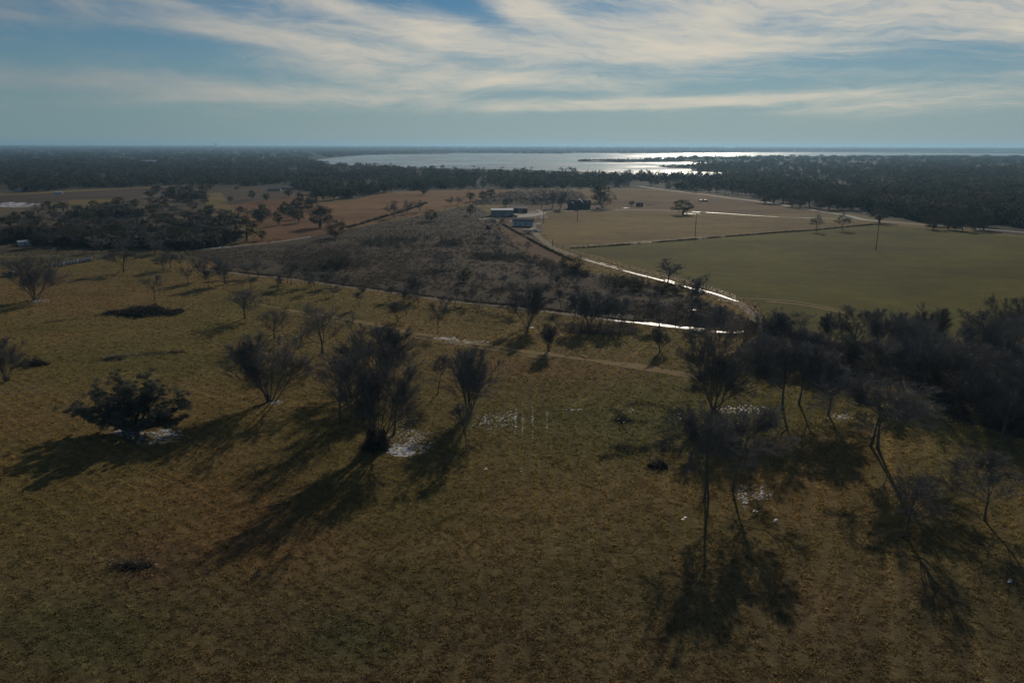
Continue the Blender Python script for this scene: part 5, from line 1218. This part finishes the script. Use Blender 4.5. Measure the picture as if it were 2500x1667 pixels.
fence(FN1, 5, 1.35, 'wire fence with weeds dividing the orange field from the green field')
fence(FN2, 5, 1.35, 'wire fence running down along the orange strip beside the farm track')
fence(FN3, 5, 1.3, 'wire fence along the far side of the muddy lane')
fence([(1360, 600), (1440, 628), (1540, 657), (1640, 683), (1745, 713), (1800, 733)], 5, 1.2, 'wire fence on the field side of the farm track')
fence([(1980, 838), (2100, 846), (2250, 852), (2400, 868), (2520, 880)], 4, 1.3, 'wire fence under the bare trees of the field hedge')

# the far shore: tower, smoke, lone shore trees
x, y, z = at1(1317, 374.5); t = empty('radio_tower', (x, y, z), 0); hT = 68
legs = MB()
for q in range(3):
    a = q * 2 * PI / 3; legs.cyl((2.2 * math.cos(a), 2.2 * math.sin(a), 0), (.7 * math.cos(a), .7 * math.sin(a), hT), .28, .22, 6)
legs.build('mast', M_STEEL, t)
br = MB()
for k in range(14):
    z0, z1 = k * hT / 14, (k + 1) * hT / 14; r0_, r1_ = 2.2 - 1.5 * k / 14, 2.2 - 1.5 * (k + 1) / 14
    for q in range(3):
        a = q * 2 * PI / 3; a2 = a + 2 * PI / 3; br.cyl((r0_ * math.cos(a), r0_ * math.sin(a), z0), (r1_ * math.cos(a2), r1_ * math.sin(a2), z1), .12, .12, 4)
br.build('bracing', M_STEEL, t)
tag(t, 'thin radio tower on the far shore of the lake', 'tower')
x, y, z = at1(526, 363.5)
hh = 62.0
P = np.array([[math.sin(k * .5) * 2.0 + (k / 11) ** 2 * 16, 0, k * hh / 11] for k in range(12)])
v_, f_ = tubes(P[None], np.array([[2.5 + 5.5 * math.sin(min(1, k / 8) * PI * .55) + .8 * math.sin(k * 2.1) for k in range(12)]]), 10)
v_ += np.random.default_rng(4).normal(0, .8, v_.shape)
o = link('smoke_plume', mesh_np('smoke_plume', v_, f_, M_SMOKE, smooth=True)); o.location = (x, y, z)
tag(o, 'small white plume of smoke rising from the distant wood', 'smoke')
for i, (cx, by, top, w, lb) in enumerate([(1159, 411, 404, 9, 'tiny lone bare tree on the mud shore, leftmost'), (1227, 413, 406, 11, 'small bare tree on the mud shore, second from left'), (1298, 414, 407, 8, 'tiny bare tree on the mud shore, third from left'),
        (1370, 417, 408, 12, 'bare tree on the mud shore, left of a trio'), (1387, 418, 407, 14, 'bare tree on the mud shore, largest of a trio'), (1402, 418, 409, 9, 'bare tree on the mud shore, right of a trio')]):
    tree('far', cx, by, top, w, lb, 'bare trees on the mud shore')
for i in range(14):
    tree('far', 1430 + i * 12.5 + rt.uniform(-4, 4), 394.5, 386.5 + rt.uniform(-1, 2), 6 + rt.uniform(-2, 3), 'dead tree standing on the spit in the lake', 'dead trees on the spit')
for i in range(16):
    tree('far', 1505 + i * 17 + rt.uniform(-6, 6), 437 + rt.uniform(-2, 5), 417 + rt.uniform(-3, 5), 22 + rt.uniform(-4, 6), 'bare tree standing before the bright water of the lake', 'bare trees before the bright water')

# ------------------------------------------------------------------ air
hz = MB().box((0, 0, 42), (57000, 57000, 96)).build('haze', M_SMOKE)
m = bpy.data.materials.new('haze_air'); m.use_nodes = True
for n in list(m.node_tree.nodes):
    if n.type != 'OUTPUT_MATERIAL': m.node_tree.nodes.remove(n)
pv = m.node_tree.nodes.new('ShaderNodeVolumePrincipled')
pv.inputs['Color'].default_value = (0.42, 0.71, 0.98, 1); pv.inputs['Density'].default_value = 9e-5; pv.inputs['Anisotropy'].default_value = 0.4
m.node_tree.links.new(pv.outputs[0], m.node_tree.nodes['Material Output'].inputs['Volume'])
hz.data.materials[0] = m
tag(hz, 'thin blue winter haze over the land', None, None, 'stuff')
